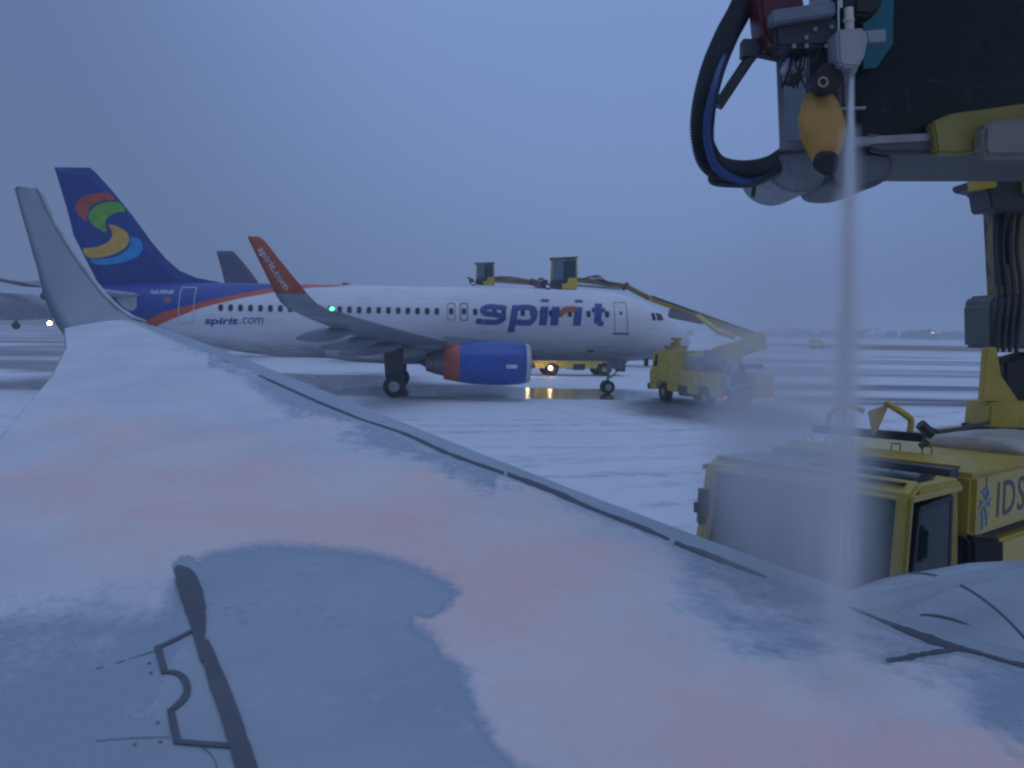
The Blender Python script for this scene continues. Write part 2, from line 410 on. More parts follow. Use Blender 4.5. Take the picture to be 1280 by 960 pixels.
def fuselage_mat(kind):
    m, nt, b = newmat('fuselage_'+kind)
    v = coords(nt); x, y, z = xyz(nt, v)
    n = nzx(nt, v, .7, 5, (.4, 1, 1)); n2 = nzx(nt, v, 2.5, 6, (.2, 1, 1.5), .65, (3, 1, 4))
    base = mixc(nt, n2.ss(.45, .75)*.6, mixc(nt, n.ss(.3, .7), (.70, .71, .75), (.78, .79, .82)), (.55, .57, .62))
    if kind == 'white':
        # snow film on the crown, belly shading painted in among the grime
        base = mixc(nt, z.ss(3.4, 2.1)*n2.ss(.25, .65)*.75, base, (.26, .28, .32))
        d = x*(-1/XS)
        def curve(pts):
            fc = nt.nodes.new('ShaderNodeFloatCurve'); cv = fc.mapping.curves[0]
            for i, (a, h) in enumerate(pts):
                a = a/40; h = h/10
                if i < 2: cv.points[i].location = (a, h)
                else: cv.points.new(a, h)
            fc.mapping.update(); nt.links.new((d*(1/40)).v, fc.inputs[1]); return X(nt, fc.outputs[0])*10
        low = [onside(*p) for p in ((204, 402), (225, 394), (250, 385), (285, 376), (320, 368.5), (350, 363), (385, 358.5), (420, 356.5))][::-1]
        up = [onside(*p) for p in ((183, 398), (205, 389), (232, 382), (270, 373), (310, 364), (345, 358), (362, 355))][::-1]
        lowc = curve([(0, 9), (low[0][0]-1.5, 6.3)]+low+[(low[-1][0]+1.5, low[-1][1]-.6), (40, 0)])
        upc = curve([(0, 9.5), (up[0][0]-1.2, 6.3)]+up+[(up[-1][0]+1.5, up[-1][1]-.7), (40, 0)])
        mr = (z-lowc).ss(-.02, .02); mbl = (z-upc).ss(-.02, .02)
        blue = mixc(nt, n.ss(.3, .7), (.018, .055, .26), (.028, .075, .33))
        base = mixc(nt, mr, base, (.58, .10, .04)); base = mixc(nt, mbl, base, blue)
    else:
        base = mixc(nt, n.ss(.3, .7), (.16, .17, .22), (.22, .23, .28))
    setin(nt, b, 'Base Color', base); setin(nt, b, 'Roughness', n2*.25+.28)
    bump(nt, b, nzx(nt, v, 1.2, 3), .15, .01)
    return m

def wing_sections(secs):      # secs: (d_le, y, z, chord, thick)
    rings = []
    prof = [(0, 0), (.02, .35), (.08, .62), (.2, .92), (.38, 1), (.6, .75), (.82, .35), (1, .04), (.82, -.12), (.6, -.35), (.38, -.5), (.2, -.5), (.08, -.38), (.02, -.2)]
    for d, y, z, c, t in secs: rings.append([Vector((-(d+u*c)*XS, y, z+w*t*.6)) for u, w in prof])
    return rings

def make_jet(kind, matrix, label, cat_):
    full = kind == 'white'
    root = empty('airliner', matrix.translation, matrix.to_euler().z); tag(root, label, cat_, None)
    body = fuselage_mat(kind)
    fin_m = mat('fin_navy', (.018, .055, .26), .4, var=.1) if full else mat('fin_slate', (.07, .075, .14), .45)
    rings = []
    for d, hw, zt, zb in ST:
        zc = (zt+zb)/2; h = (zt-zb)/2
        rings.append([Vector((-d*XS, hw*math.cos(a), zc+h*math.sin(a))) for a in [2*PI*k/56 for k in range(56)]])
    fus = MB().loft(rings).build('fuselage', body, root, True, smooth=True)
    # belly fairing
    rr = []
    for d, w_, zb in ((10.2, .5, 2.3), (11.2, 1.5, 1.85), (12.6, 2.05, 1.66), (15, 2.2, 1.58), (18, 2.2, 1.58), (20, 2.05, 1.66), (21.6, 1.4, 1.85), (22.6, .5, 2.2)):
        rr.append([Vector((-d*XS, w_*math.cos(a), 2.5+(2.5-zb)*math.sin(a)*(1 if math.sin(a) < 0 else .8))) for a in [2*PI*k/28 for k in range(28)]])
    MB().loft(rr).build('belly_fairing', WHT if full else WGR, root, True, smooth=True)
    # fin, traced in the jet's own plane of symmetry
    fp = [(68, 209), (112, 209.5), (119, 215), (140, 238), (166, 270), (190, 303), (208, 324), (224, 338), (245, 347), (276, 353), (276, 372), (130, 375), (118, 345), (104, 318), (92, 294), (84, 262)]
    fp = [onside(a, b_, 0) for a, b_ in fp]
    def finth(d, z): return .30*(1-(z-5.8)/9.0)
    bmf = bmesh.new(); n = len(fp)
    for sgn in (-1, 1):
        vs = [bmf.verts.new((-d*XS, sgn*.012, z)) for d, z in fp]
        cx = sum(p[0] for p in fp)/n; cz = sum(p[1] for p in fp)/n
        # inset ring at full thickness
        ins = []
        for i, (d, z) in enumerate(fp):
            a = Vector(fp[i-1]); c = Vector(fp[(i+1) % n]); nrm = Vector(((c-a).y, -(c-a).x)).normalized()
            q = Vector((d, z))+nrm*.45
            if not inpoly(fp, q.x, q.y): q = Vector((d, z))-nrm*.45
            ins.append(bmf.verts.new((-q.x*XS, sgn*.15, q.y)))
        for i in range(n): bmf.faces.new((vs[i], vs[(i+1) % n], ins[(i+1) % n], ins[i]))
        bmf.faces.new(ins)
    bmesh.ops.remove_doubles(bmf, verts=bmf.verts, dist=.001)
    me = bpy.data.meshes.new('tail_fin'); bmesh.ops.recalc_face_normals(bmf, faces=bmf.faces)
    # close the thin rim
    bmf.to_mesh(me); bmf.free(); me.materials.append(fin_m)
    fin = bpy.data.objects.new('tail_fin', me); COL.objects.link(fin); fin.parent = root
    sol = MB(); sol.prism([(-d*XS, -.012, z) for d, z in fp], (0, .024, 0)); sol.build('fin_edge', fin_m, fin, True)
    if full:
        def z1(pts): return [(x/4, 180+y/4) for x, y in pts]
        shapes = [('emblem_swoosh', LRED, [(378, 322), (392, 285), (430, 260), (480, 248), (545, 247), (574, 277), (520, 282), (470, 302), (440, 332), (432, 382), (402, 362)]),
                  ('emblem_swoosh', GRN, [(443, 362), (460, 325), (500, 300), (550, 290), (598, 294), (626, 336), (590, 341), (552, 358), (526, 388), (532, 440), (495, 425), (460, 398)]),
                  ('emblem_swoosh', LYEL, [(545, 402), (600, 417), (638, 448), (645, 490), (612, 530), (540, 560), (445, 568), (416, 524), (480, 516), (540, 490), (562, 455), (556, 430)]),
                  ('emblem_swoosh', LCY, [(657, 466), (700, 480), (713, 515), (690, 560), (620, 590), (540, 603), (480, 602), (452, 577), (540, 572), (602, 552), (648, 512)])]
        for nm, mm, pts in shapes:
            pl = [onside(p[0], p[1], -.15) for p in cat(z1(pts), 5)]
            mb = MB(); mb.prism([(-d*XS, -.152, z) for d, z in pl], (0, -.012, 0)); mb.build(nm, mm, fin, True)
    # windows and doors (starboard)
    if full:
        dw, zw = onside(272, 383)
        _, zw2 = onside(740, 394)
        zz = (zw+zw2)/2
        skip = [onside(x, 392)[0] for x in (564, 580)]
        doors = [onside(778, 397)[0], onside(230, 385)[0]]
        d = onside(275, 382)[0]; k = 0
        while d > onside(758, 393)[0]-.1:
            if all(abs(d-s) > .3 for s in skip):
                mb = MB(); ringdecal(mb, d, zz, .25, .36, .03, .10, fill=True)
                wn = mb.build('cabin_window', WINM, root, True)
                mb = MB(); ringdecal(mb, d, zz, .31, .42, .03, .13); mb.build('window_frame', LGR, wn, True)
            d -= .548
        for (px0, py0, px1, py1, nm, fm) in ((768, 377, 786, 417, 'passenger_door', FRM), (221, 358, 241, 404, 'rear_door', LGR)):
            a = onside(px1, py0); b_ = onside(px0, py1); cx = (a[0]+b_[0])/2; cz = (a[1]+b_[1])/2
            mb = MB(); ringdecal(mb, cx, cz, abs(a[0]-b_[0]), a[1]-b_[1], .05, .12); dr = mb.build(nm, fm, root, True)
            if px0 > 500:
                mb = MB(); ringdecal(mb, cx, cz+.25, .14, .2, .03, .06, fill=True); mb.build('door_window', WINM, dr, True)
                mb = MB(); q = fsurf(cx, b_[1], .03); mb.box(q, (abs(a[0]-b_[0])*1.15, .05, .07)); mb.build('door_sill', FRMD, dr, True)
        for s, fm in zip(skip, (FRM, FRMD)):
            mb = MB(); ringdecal(mb, s, zz, .46, .98, .05, .12); ex = mb.build('overwing_exit', fm, root, True)
            mb = MB(); ringdecal(mb, s, zz+.02, .24, .36, .03, .1, fill=True); mb.build('exit_window', WINM, ex, True)
        for (a, b_, c, d_) in (((815, 392), (820, 391), (821, 400), (816, 401)), ((822, 391), (830, 392.5), (832, 400), (823, 401))):
            pts = [onside(*p, yl=-1.5) for p in (a, b_, c, d_)]
            pts = [(p[0], p[1]) for p in pts]
            n_ = 5; vs = []; fs = []
            for i in range(n_+1):
                for j in range(n_+1):
                    u = i/n_; v_ = j/n_
                    dd = (pts[0][0]*(1-u)+pts[1][0]*u)*(1-v_)+(pts[3][0]*(1-u)+pts[2][0]*u)*v_
                    z_ = (pts[0][1]*(1-u)+pts[1][1]*u)*(1-v_)+(pts[3][1]*(1-u)+pts[2][1]*u)*v_
                    vs.append(fsurf(dd, z_, .02))
            fs = [(i*(n_+1)+j, (i+1)*(n_+1)+j, (i+1)*(n_+1)+j+1, i*(n_+1)+j+1) for i in range(n_) for j in range(n_)]
            MB().add(vs, fs).build('cockpit_window', WINM, root, True)
        # big italic word, strokes on the hull
        def stroke_letter(strokes): return [[(a, b_) for a, b_ in st[0]]+[st[1]] for st in strokes]
        z_base = onside(640, 406)[1]; z_x = onside(640, 381)[1]; hx = z_x-z_base
        dl = onside(597, 392)[0]
        def word():
            t = .235
            L = []    # (polyline, halfwidth, red)
            def arc(cx, cy, rx, ry, a0, a1, n=14): return [(cx+rx*math.cos(math.radians(a0+(a1-a0)*k/n)), cy+ry*math.sin(math.radians(a0+(a1-a0)*k/n))) for k in range(n+1)]
            # unit = x-height; pixel columns from the photograph turned into hull stations
            def X_(px): return (dl-onside(px, 392)[0])*XS/hx
            s0, s1 = X_(602), X_(630)
            L.append((cat([(s1-.02, .84), (s1*.7, .87), (s0+.25, .87), (s0+.02, .70), (s0+.25, .54), (s1*.72, .49), (s1+.0, .34), (s1*.8, .13), (s0+.3, .12), (s0-.12, .15)], 5, False), .135))
            p0, p1 = X_(641), X_(670)
            L.append(([(p0+.02, -.36), (p0+.10, .98)], .17))
            L.append((cat([(p0+.15, .84), (p0+.7, .88), (p1-.16, .80), (p1-.06, .5), (p1-.2, .18), (p0+.7, .12), (p0+.15, .15)], 5, False), .145))
            for a in (680, 722.5): 
                xx = X_(a); L.append(([(xx, .03), (xx, .93)], .20)); L.append(([(xx+.0, 1.18), (xx, 1.30)], .20))
            xr = X_(694); L.append(([(xr, .03), (xr, .93)], .20))
            xt = X_(747.5); L.append(([(xt+.02, .15), (xt, 1.12)], .19)); L.append(([(xt-.34, .80), (xt+.36, .80)], .12)); L.append(([(xt+.05, .14), (xt+.34, .14)], .13))
            R = [([(xr+.30, .62), (xr+.52, .82), (xr+.95, .84)], .15)]
            return L, R
        L, R = word()
        sh = .12
        def inside_for(L):
            def f(d, z):
                u = (dl-d)*XS/hx; v_ = (z-z_base)/hx; u -= sh*(v_-.5)
                for pl, w_ in L:
                    for i in range(len(pl)-1):
                        if len(pl) == 2:      # butt-ended upright or bar
                            a, b_ = pl
                            if abs(a[0]-b_[0]) < abs(a[1]-b_[1]):
                                lo, hi = min(a[1], b_[1]), max(a[1], b_[1]); t = (v_-a[1])/(b_[1]-a[1])
                                if lo-.02 <= v_ <= hi+.02 and abs(u-(a[0]+(b_[0]-a[0])*t)) < w_: return True
                            else:
                                if min(a[0], b_[0]) <= u <= max(a[0], b_[0]) and abs(v_-a[1]) < w_: return True
                        elif seg((u, v_), pl[i], pl[i+1]) < w_: return True
                return False
            return f
        de = onside(764, 392)[0]
        mb = MB(); grid_decal(mb, inside_for(L), de, dl+.6, z_base-hx*.45, z_base+hx*1.4, .028, .02); w1 = mb.build('airline_lettering', TXT, root, True)
        mb = MB(); grid_decal(mb, inside_for(R), de, dl, z_base, z_base+hx*1.2, .028, .02); mb.build('red_letter_tip', REDP, w1, True)
        # small words
        def hulltext(name, body, px0, px1, pyb, pyt, m_, shear=.2, off=.01, xh=.7, parent=root):
            d0, zb_ = onside(px0, pyb); d1, _ = onside(px1, pyb); zt_ = onside(px0, pyt)[1]
            vs, fs = text_mesh(body, 1, shear, off); x0 = min(v[0] for v in vs); x1 = max(v[0] for v in vs); y1 = max(v[1] for v in vs); 
            sx = (d0-d1)/(x1-x0); sy = (zt_-zb_)/y1
            mb = MB().add([fsurf(d0-(v[0]-x0)*sx, zb_+v[1]*sy, .025) for v in vs], fs)
            return mb.build(name, m_, parent, True)
        hulltext('web_lettering', 'spirit', 254, 298, 404.5, 396.5, TXT, off=.03)
        hulltext('web_lettering', '.com', 299, 329, 404.5, 396.5, TXT, off=.0)
        hulltext('registration_lettering', 'N638NK', 182, 214, 367, 361.5, WHT, off=.01)
        a = onside(202, 371.5); b_ = onside(211, 378.5)
        mb = MB(); ringdecal(mb, (a[0]+b_[0])/2, (a[1]+b_[1])/2, abs(a[0]-b_[0]), a[1]-b_[1], .05, .03, fill=True); mb.build('flag_decal', mat('flag_dull', (.3, .16, .2), .5), root, True)
        a = onside(736, 437.5); b_ = onside(744, 440.5)
        mb = MB(); ringdecal(mb, (a[0]+b_[0])/2, (a[1]+b_[1])/2, abs(a[0]-b_[0]), a[1]-b_[1], .05, .03, fill=True); mb.build('service_placard', REDP, root, True)
        # grey stabiliser seal plate
        poly = [onside(x, y, -1.2) for x, y in ((143, 366), (168, 366), (172, 372), (171, 387), (160, 388), (146, 376))]
        ds = [p[0] for p in poly]; zs = [p[1] for p in poly]
        mb = MB(); grid_decal(mb, lambda d, z: inpoly(poly, d, z), min(ds), max(ds), min(zs), max(zs), .08, .02); mb.build('stabiliser_plate', LGR, root, True)
    # wings
    for sgn in (-1, 1):
        secs = [(11.6, 0.6, 2.55, 7.4, .85), (12.9, 2.3, 2.62, 6.2, .75), (15.1, 6.4, 3.02, 4.1, .5), (17.2, 11.2, 3.55, 2.9, .34), (18.8, 14.9, 4.02, 2.05, .24), (19.3, 16.0, 4.2, 1.8, .2)]
        secs = [(a, sgn*b_, c, d_, t) for a, b_, c, d_, t in secs]
        wg = MB().loft(wing_sections(secs)).build('wing', WGR, root, True, smooth=True)
        # curved root of the winglet then blade
        bl = [(19.3, 16.0, 4.2, 1.8, 0), (20.35, 16.35, 4.30, 1.6, 20), (20.8, 16.62, 4.55, 1.4, 50), (21.15, 16.75, 4.9, 1.25, 75), (22.1, 16.95, 6.05, .85, 80), (22.75, 17.05, 6.85, .58, 80), (22.95, 17.07, 6.98, .42, 80)]
        bl = [bl[0]]+[(q_[0]-.6,)+q_[1:] for q_ in bl[1:]]
        rings = []
        for d, y, z, c, a in bl:
            th = .16 if z < 4.8 else .11*c; ca, sa = math.cos(math.radians(a)), math.sin(math.radians(a)); rg = []
            for u, w_ in [(0, 0), (.05, .5), (.3, 1), (.7, .6), (1, .05), (.7, -.6), (.3, -1), (.05, -.5)]:
                rg.append(Vector((-(d+u*c)*XS, sgn*(y-sa*w_*th*.5), z+ca*w_*th*.5)))
            rings.append(rg)
        MB().loft(rings[:4]).build('winglet_root', WGR, wg, True, smooth=True)
        wl = MB().loft(rings[3:]).build('winglet', REDP if full else WGR, wg, True, smooth=True)
        if full and sgn == -1:
            vs, fs = text_mesh('spirit.com', 1, 0, .02); x0 = min(v[0] for v in vs); x1 = max(v[0] for v in vs)
            A = Vector((-(22.02+.30)*XS, 0, 6.55)); B = Vector((-(20.65+.66)*XS, 0, 5.05)); dr = (B-A); up = Vector((-dr.z, 0, dr.x)).normalized()*1
            if up.x < 0: up = -up
            vv = []
            for v in vs:
                q = A+dr*((v[0]-x0)/(x1-x0))+up*(v[1]-.25)*.34; q.y = -(16.77+(q.z-4.9)*.148)-.065; vv.append(q)
            MB().add(vv, fs).build('winglet_lettering', LGR, wl, True)
            nl = MB(); nl.lathe([(-.10, .0), (-.06, .05), (.0, .075), (.06, .05), (.10, 0)], Vector((-19.65*XS, -16.3, 4.36)), (1, 0, 0), 12); nl.build('navigation_light', GREENL, wg, True, smooth=True)
        # flap track fairings
        for y, d, L_, z in ((6.2, 17.2, 3.3, 2.75), (9.0, 18.2, 2.9, 3.05), (12.2, 19.2, 2.5, 3.45)):
            pr = [(t*L_, .2*math.sin(PI*max(.02, min(.98, t)))**.6) for t in [i/10 for i in range(11)]]
            rings = [[Vector((-(d+a)*XS, sgn*y+r_*.8*math.cos(q), z+r_*1.5*math.sin(q)-.12*a)) for q in [2*PI*k/12 for k in range(12)]] for a, r_ in pr]
            MB().loft(rings).build('flap_fairing', WGR, wg, True, smooth=True)
        if full:
            rings = [[Vector((-(15.9+t*4.9)*XS, sgn*2.75+.62*max(.05, math.sin(PI*t))**.6*math.cos(q), 2.42+.58*max(.05, math.sin(PI*t))**.6*math.sin(q))) for q in [2*PI*k/16 for k in range(16)]] for t in [i/14 for i in range(15)]]
            MB().loft(rings).build('wing_root_fairing', WHT, wg, True, smooth=True)
        # engine
        c = Vector((0, sgn*5.75, 1.93)); ex = (-1, 0, 0)
        ec = Vector((-10.5*XS, c.y, c.z))
        cow = MB().lathe([(.02, .86), (.0, .92), (.10, 1.0), (.5, 1.08), (1.2, 1.13), (2.2, 1.13), (3.0, 1.08), (3.62, .99)], ec, ex, 40)
        nac = cow.build('engine_cowl', BLU if full else WGR, root, True, smooth=True)
        MB().lathe([(.30, .78), (.02, .86), (-.03, .90), (-.01, .95), (.14, 1.022), (.22, 1.03)], ec, ex, 40).build('inlet_lip', LGR, nac, True, smooth=True)
        MB().lathe([(.32, .80), (.8, .80), (.8, .02)], ec, ex, 32).build('fan_disc', DRK, nac, True, smooth=True)
        MB().lathe([(3.60, .995), (4.38, .86), (4.38, .62)], ec, ex, 40).build('reverser_band', REDP if full else WGR, nac, True, smooth=True)
        MB().lathe([(4.34, .70), (4.8, .60), (5.3, .43), (5.3, .3)], ec, ex, 32).build('exhaust_nozzle', mat('burnt_metal', (.22, .18, .18), .35, .7), nac, True, smooth=True)
        MB().lathe([(5.2, .32), (5.7, .04)], ec, ex, 24).build('exhaust_cone', DRK, nac, True, smooth=True)
        if full and sgn == -1:
            vs, fs = text_mesh('V2500', .24, .15, .02)
            q0 = ec+Vector((-1.3, 0, 0)); zz = 1.72
            MB().add([Vector((q0.x-.0+v[0]*.9, c.y-math.sqrt(max(.01, 1.142**2-(zz+v[1]-c.z)**2)), zz+v[1])) for v in vs], fs).build('cowl_lettering', WHT, nac, True)
        py = MB(); py.prism([(-(11.6)*XS, c.y-.16, 3.0), (-(13.9)*XS, c.y-.16, 2.5), (-(16.5)*XS, c.y-.16, 2.62), (-(17.0)*XS, c.y-.16, 2.95), (-(14.8)*XS, c.y-.16, 3.25)], (0, .32, 0)); py.build('engine_pylon', WGR, root, True, bev=.04)
        # main gear
        g = MB(); g.tube([(-17.7*XS, sgn*3.8, .55), (-17.7*XS, sgn*3.8, 2.5)], .13); g.tube([(-17.7*XS, sgn*3.8, 1.3), (-17.5*XS, sgn*2.3, 2.3)], .07)
        g.prism([(-17.3*XS, sgn*4.0, 1.0), (-18.2*XS, sgn*4.0, 1.0), (-18.3*XS, sgn*4.05, 2.6), (-17.2*XS, sgn*4.05, 2.6)], (0, sgn*.05, 0))
        gear = g.build('main_gear', DRK, root, True)
        for o_ in (-.45, .45):
            wl_ = MB().lathe([(-.2, .3), (-.21, .48), (-.15, .58), (.15, .58), (.21, .48), (.2, .3)], (-17.7*XS, sgn*3.8+o_, .585), (0, 1, 0), 28, True).build('tyre', BLK, gear, True, auto=True)
            MB().lathe([(-.215, .02), (-.215, .28), (.215, .28), (.215, .02)], (-17.7*XS, sgn*3.8+o_, .585), (0, 1, 0), 20, True).build('rim', RIMG, gear, True)
        # stabiliser
        sec = [(31.6, sgn*.5, 5.1, 3.7, .36), (32.6, sgn*2.2, 5.25, 3.0, .28), (34.9, sgn*6.2, 5.6, 1.4, .14)]
        MB().loft(wing_sections(sec)).build('stabiliser', LGR if full else WGR, root, True, smooth=True)
    g = MB(); g.tube([(-5.07*XS, 0, .4), (-4.95*XS, 0, 2.1)], .09); g.tube([(-4.9*XS, 0, .9), (-3.7*XS, 0, 2.1)], .05); g.tube([(-5.07*XS, -.3, .39), (-5.07*XS, .3, .39)], .06)
    g.box((-5.0*XS, 0, 1.35), (.3, .35, .2)); g.box((-4.75*XS, -.42, 1.75), (.9, .03, .55))
    gear = g.build('nose_gear', GRY, root, True)
    for o_ in (-.27, .27):
        MB().lathe([(-.11, .2), (-.12, .32), (-.08, .385), (.08, .385), (.12, .32), (.11, .2)], (-5.07*XS, o_, .39), (0, 1, 0), 24, True).build('tyre', BLK, gear, True, auto=True)
        MB().lathe([(-.125, .02), (-.125, .2), (.125, .2), (.125, .02)], (-5.07*XS, o_, .39), (0, 1, 0), 20, True).build('rim', RIMG, gear, True)
    return root
make_jet('white', MP, 'white airliner with navy tail and orange stripe being sprayed across the snowy apron', 'airliner')
p = PZ(300, 447, 0)
jet2 = make_jet('grey', Matrix.Translation(Vector((1.4, 104, 0))) @ Matrix.Rotation(.03, 4, 'Z'), 'slate tailed airliner mostly hidden behind the navy tailed white airliner', 'airliner')

# ================================================================== OWN AIRCRAFT: wing, winglet and nacelle
AX = Vector((-.982, -.189, 0)); LAT = Vector((-.189, .982, 0))
zs_s = [0, 4.9, 5.7, 6.5, 7.5, 8.9, 10.1, 12, 13.5, 15.4]; zs_z = [-1.62, -1.37, -1.26, -1.16, -1.03, -.83, -.66, -.375, -.17, .02]
zfit = np.polyfit(zs_s, zs_z, 3)
def zLE(s): return float(np.polyval(zfit, s))
def chord(s): return float(np.interp(s, [-1, 1.3, 5.2, 8.7, 11, 13, 15.4], [7.6, 6.6, 4.9, 3.6, 2.62, 1.92, 1.3]))
def hc(c, s=5):
    k = min(1, max(.25, (chord(s))/5))
    return float(np.interp(c/k, [0, .03, .08, .18, .35, .7, 1.2, 2.2, 3.5, 5, 7.6], [-.17, -.10, -.06, -.025, 0, .02, .025, .0, -.06, -.15, -.33]))
def wpt(s, c, dz=0):
    b_ = Vector((5.83-.794*s, s, 0))+AX*c; return Vector((b_.x, b_.y, H+zLE(s)+hc(c, s)+dz))
def sc_of(X_, Y_):           # X=5.83-.794s-.982c ; Y=s-.189c
    c = (5.83-.794*Y_-X_)/(.982+.794*.189); return Y_+.189*c, c
def onwing(px, py, dz=.004):
    d = ray(px, py).normalized()
    def gap(t):
        q = CAM+d*t; s, c = sc_of(q.x, q.y); s = min(16, max(-1, s)); return q.z-(H+zLE(s)+hc(max(0, c), s)+dz)
    t = 1.0
    while t < 20 and gap(t) > 0: t += .04
    lo, hi = t-.04, t
    for _ in range(14):
        m_ = (lo+hi)/2
        if gap(m_) > 0: lo = m_
        else: hi = m_
    return CAM+d*lo
own = empty('airliner', (2.5, 3.0, 0)); tag(own, 'slushy grey wing of the near airliner with upturned winglet, filling the foreground', 'airliner')
WM, nt, b = newmat('wet_wing_paint')
v = coords(nt); n = nzx(nt, v, 1.1, 6); n2 = nzx(nt, v, 7, 6, (1, 1, 1), .65)
cc = mixc(nt, n.ss(.3, .7), (.29, .34, .38), (.36, .41, .45)); cc = mixc(nt, n2.ss(.55, .75)*.35, cc, (.55, .58, .62))
setin(nt, b, 'Base Color', cc); setin(nt, b, 'Roughness', n2*.35+.2); bump(nt, b, n2, .25, .006)
ss_ = list(np.linspace(-.8, 15.4, 180)); NC = 90
fr = [(k/NC)**1.25 for k in range(NC+1)]
mb = MB(); top = []
for s in ss_:
    ch = chord(s); top.append([wpt(s, f_*ch) for f_ in fr])
rings = []
for row, s in zip(top, ss_):
    ch = chord(s); low = [wpt(s, f_*ch) for f_ in (.97, .8, .6, .4, .2, .08, .02)]
    tk = .55*min(1, ch/5)
    low = [Vector((q.x, q.y, H+zLE(s)-.17-tk*math.sin(PI*min(1, max(0, f_)))**.7)) if f_ < .9 else q+Vector((0, 0, -.05)) for q, f_ in zip(low, (.97, .8, .6, .4, .2, .08, .02))]
    rings.append(row+low)
mb.loft(rings); wing = mb.build('wing', WM, own, smooth=True)
# winglet
LEp = [(180, 402, 15.4), (166, 397, 15.55), (150, 387, 15.7), (130, 368, 15.8), (112, 345, 15.85), (92, 317, 15.88), (72, 285, 15.9), (58, 258, 15.9), (49, 238, 15.9), (44, 235, 15.9)]
TEp = [(80, 420, 15.12), (76, 414, 15.18), (70, 405, 15.3), (62, 390, 15.4), (53, 365, 15.45), (46, 335, 15.5), (36, 300, 15.55), (26, 265, 15.6), (18, 236, 15.62), (22, 233, 15.62)]
rings = []
for (a, b_, c), (d, e_, g) in zip(LEp, TEp):
    l = P(a, b_, c); t = P(d, e_, g); n_ = Vector((0, 1, .15)).normalized(); rg = []
    k = .09 if b_ < 380 else .13
    for u, w_ in [(0, 0), (.04, .45), (.15, .8), (.4, 1), (.75, .6), (1, .05), (.75, -.5), (.4, -.8), (.15, -.7), (.04, -.4)]:
        rg.append(l.lerp(t, u)+n_*w_*k*.5)
    rings.append(rg)
wgl = MB().loft(rings).build('winglet', mat('winglet_grey', (.32, .36, .42), .4, var=.06, dirt=(.28, .31, .37), dirtcov=.4), own, smooth=True)
lead = MB().tube([P(a+1, b_, c-.02) for a, b_, c in LEp], .035, 8).build('leading_edge', LGR, wgl, smooth=True)
# slat gap: dark ribbons paint its shadow line; also panel gaps and markings
def ribbon(pts, widths, name, m_, dz=.004, parent=wing, jit=0):
    pp = cat([(a, b_, w_) for (a, b_), w_ in zip(pts, widths)], 6, False); L = []
    for i, q in enumerate(pp):
        a = pp[max(0, i-1)]; c = pp[min(len(pp)-1, i+1)]; t = Vector((c.x-a.x, c.y-a.y)).normalized(); n_ = Vector((-t.y, t.x))
        w_ = q.z/2*(1+jit*mn.noise(Vector((q.x*.2, q.y*.2, 1)))*1.5)
        L.append([onwing(q.x+n_.x*w_*k, q.y+n_.y*w_*k, dz) for k in (-1, 0, 1)])
    return MB().loft(L, cap=False, closed=False).build(name, m_, parent)
GAP = mat('shadow_gap_line', (.075, .08, .095), .6); GAP2 = mat('dark_marking', (.10, .10, .12), .6, dirt=(.2, .22, .26), dirtcov=.35)
ribbon([(262, 443), (330, 472), (400, 503), (455, 525)], [1, 2.5, 3, 2], 'slat_gap_shadow', GAP, jit=.2)
ribbon([(455, 525), (509, 543), (562, 567), (630, 591)], [2, 3, 4, 3], 'slat_gap_shadow', GAP, jit=.3)
ribbon([(634, 592), (690, 613), (740, 635), (800, 658), (837, 674)], [4, 6, 4, 5, 3], 'slat_gap_shadow', GAP, jit=.5)
ribbon([(843, 678), (900, 699), (958, 721)], [5, 6, 2], 'slat_gap_shadow', GAP, jit=.5)
ribbon([(1062, 758), (1105, 776), (1140, 790), (1186, 806), (1225, 816), (1262, 827), (1330, 842)], [2, 4, 8, 8, 4, 5, 5], 'slat_gap_shadow', GAP, jit=.4)
ribbon([(1204, 810), (1160, 816), (1130, 822), (1108, 825)], [6, 5, 6, 4], 'slat_gap_shadow', GAP, jit=.6)
ribbon([(220, 708), (232, 722), (242, 750), (247, 775), (250, 800), (257, 825)], [7, 25, 28, 20, 13, 12], 'panel_gap', GAP2, .012, jit=.12)
ribbon([(255, 800), (268, 840), (285, 885), (298, 925), (318, 990)], [11, 21, 23, 25, 31], 'panel_gap', GAP2, .012, jit=.08)
for pts, w_ in (([(243, 786), (222, 797), (199, 808)], [3, 4, 4]), ([(197, 806), (201, 822), (206, 840)], [9, 9, 9]), ([(202, 839), (220, 840), (231, 849), (234, 862), (228, 874), (212, 888)], [4, 5, 9, 9, 8, 5]), ([(213, 885), (217, 905), (222, 928)], [9, 10, 10]), ([(222, 926), (255, 929), (290, 931)], [6, 6, 6])):
    ribbon(pts, w_, 'panel_marking', GAP2, .008)
ribbon([(120, 836), (160, 824), (195, 813)], [1, 1, 1], 'panel_seam', GAP2, .004); ribbon([(120, 926), (170, 922), (212, 921)], [.8, .8, .8], 'panel_seam', GAP2, .004)
ribbon([(252, 934), (266, 945), (272, 962)], [1, 1, 1], 'panel_seam', GAP2, .004)
for i, (a, b_) in enumerate(((186, 829), (188, 841), (197, 903), (200, 927), (168, 930))):
    ribbon([(a-2, b_), (a+3, b_-.5)], [1.6, 1.6], 'rivet', GAP2, .005)
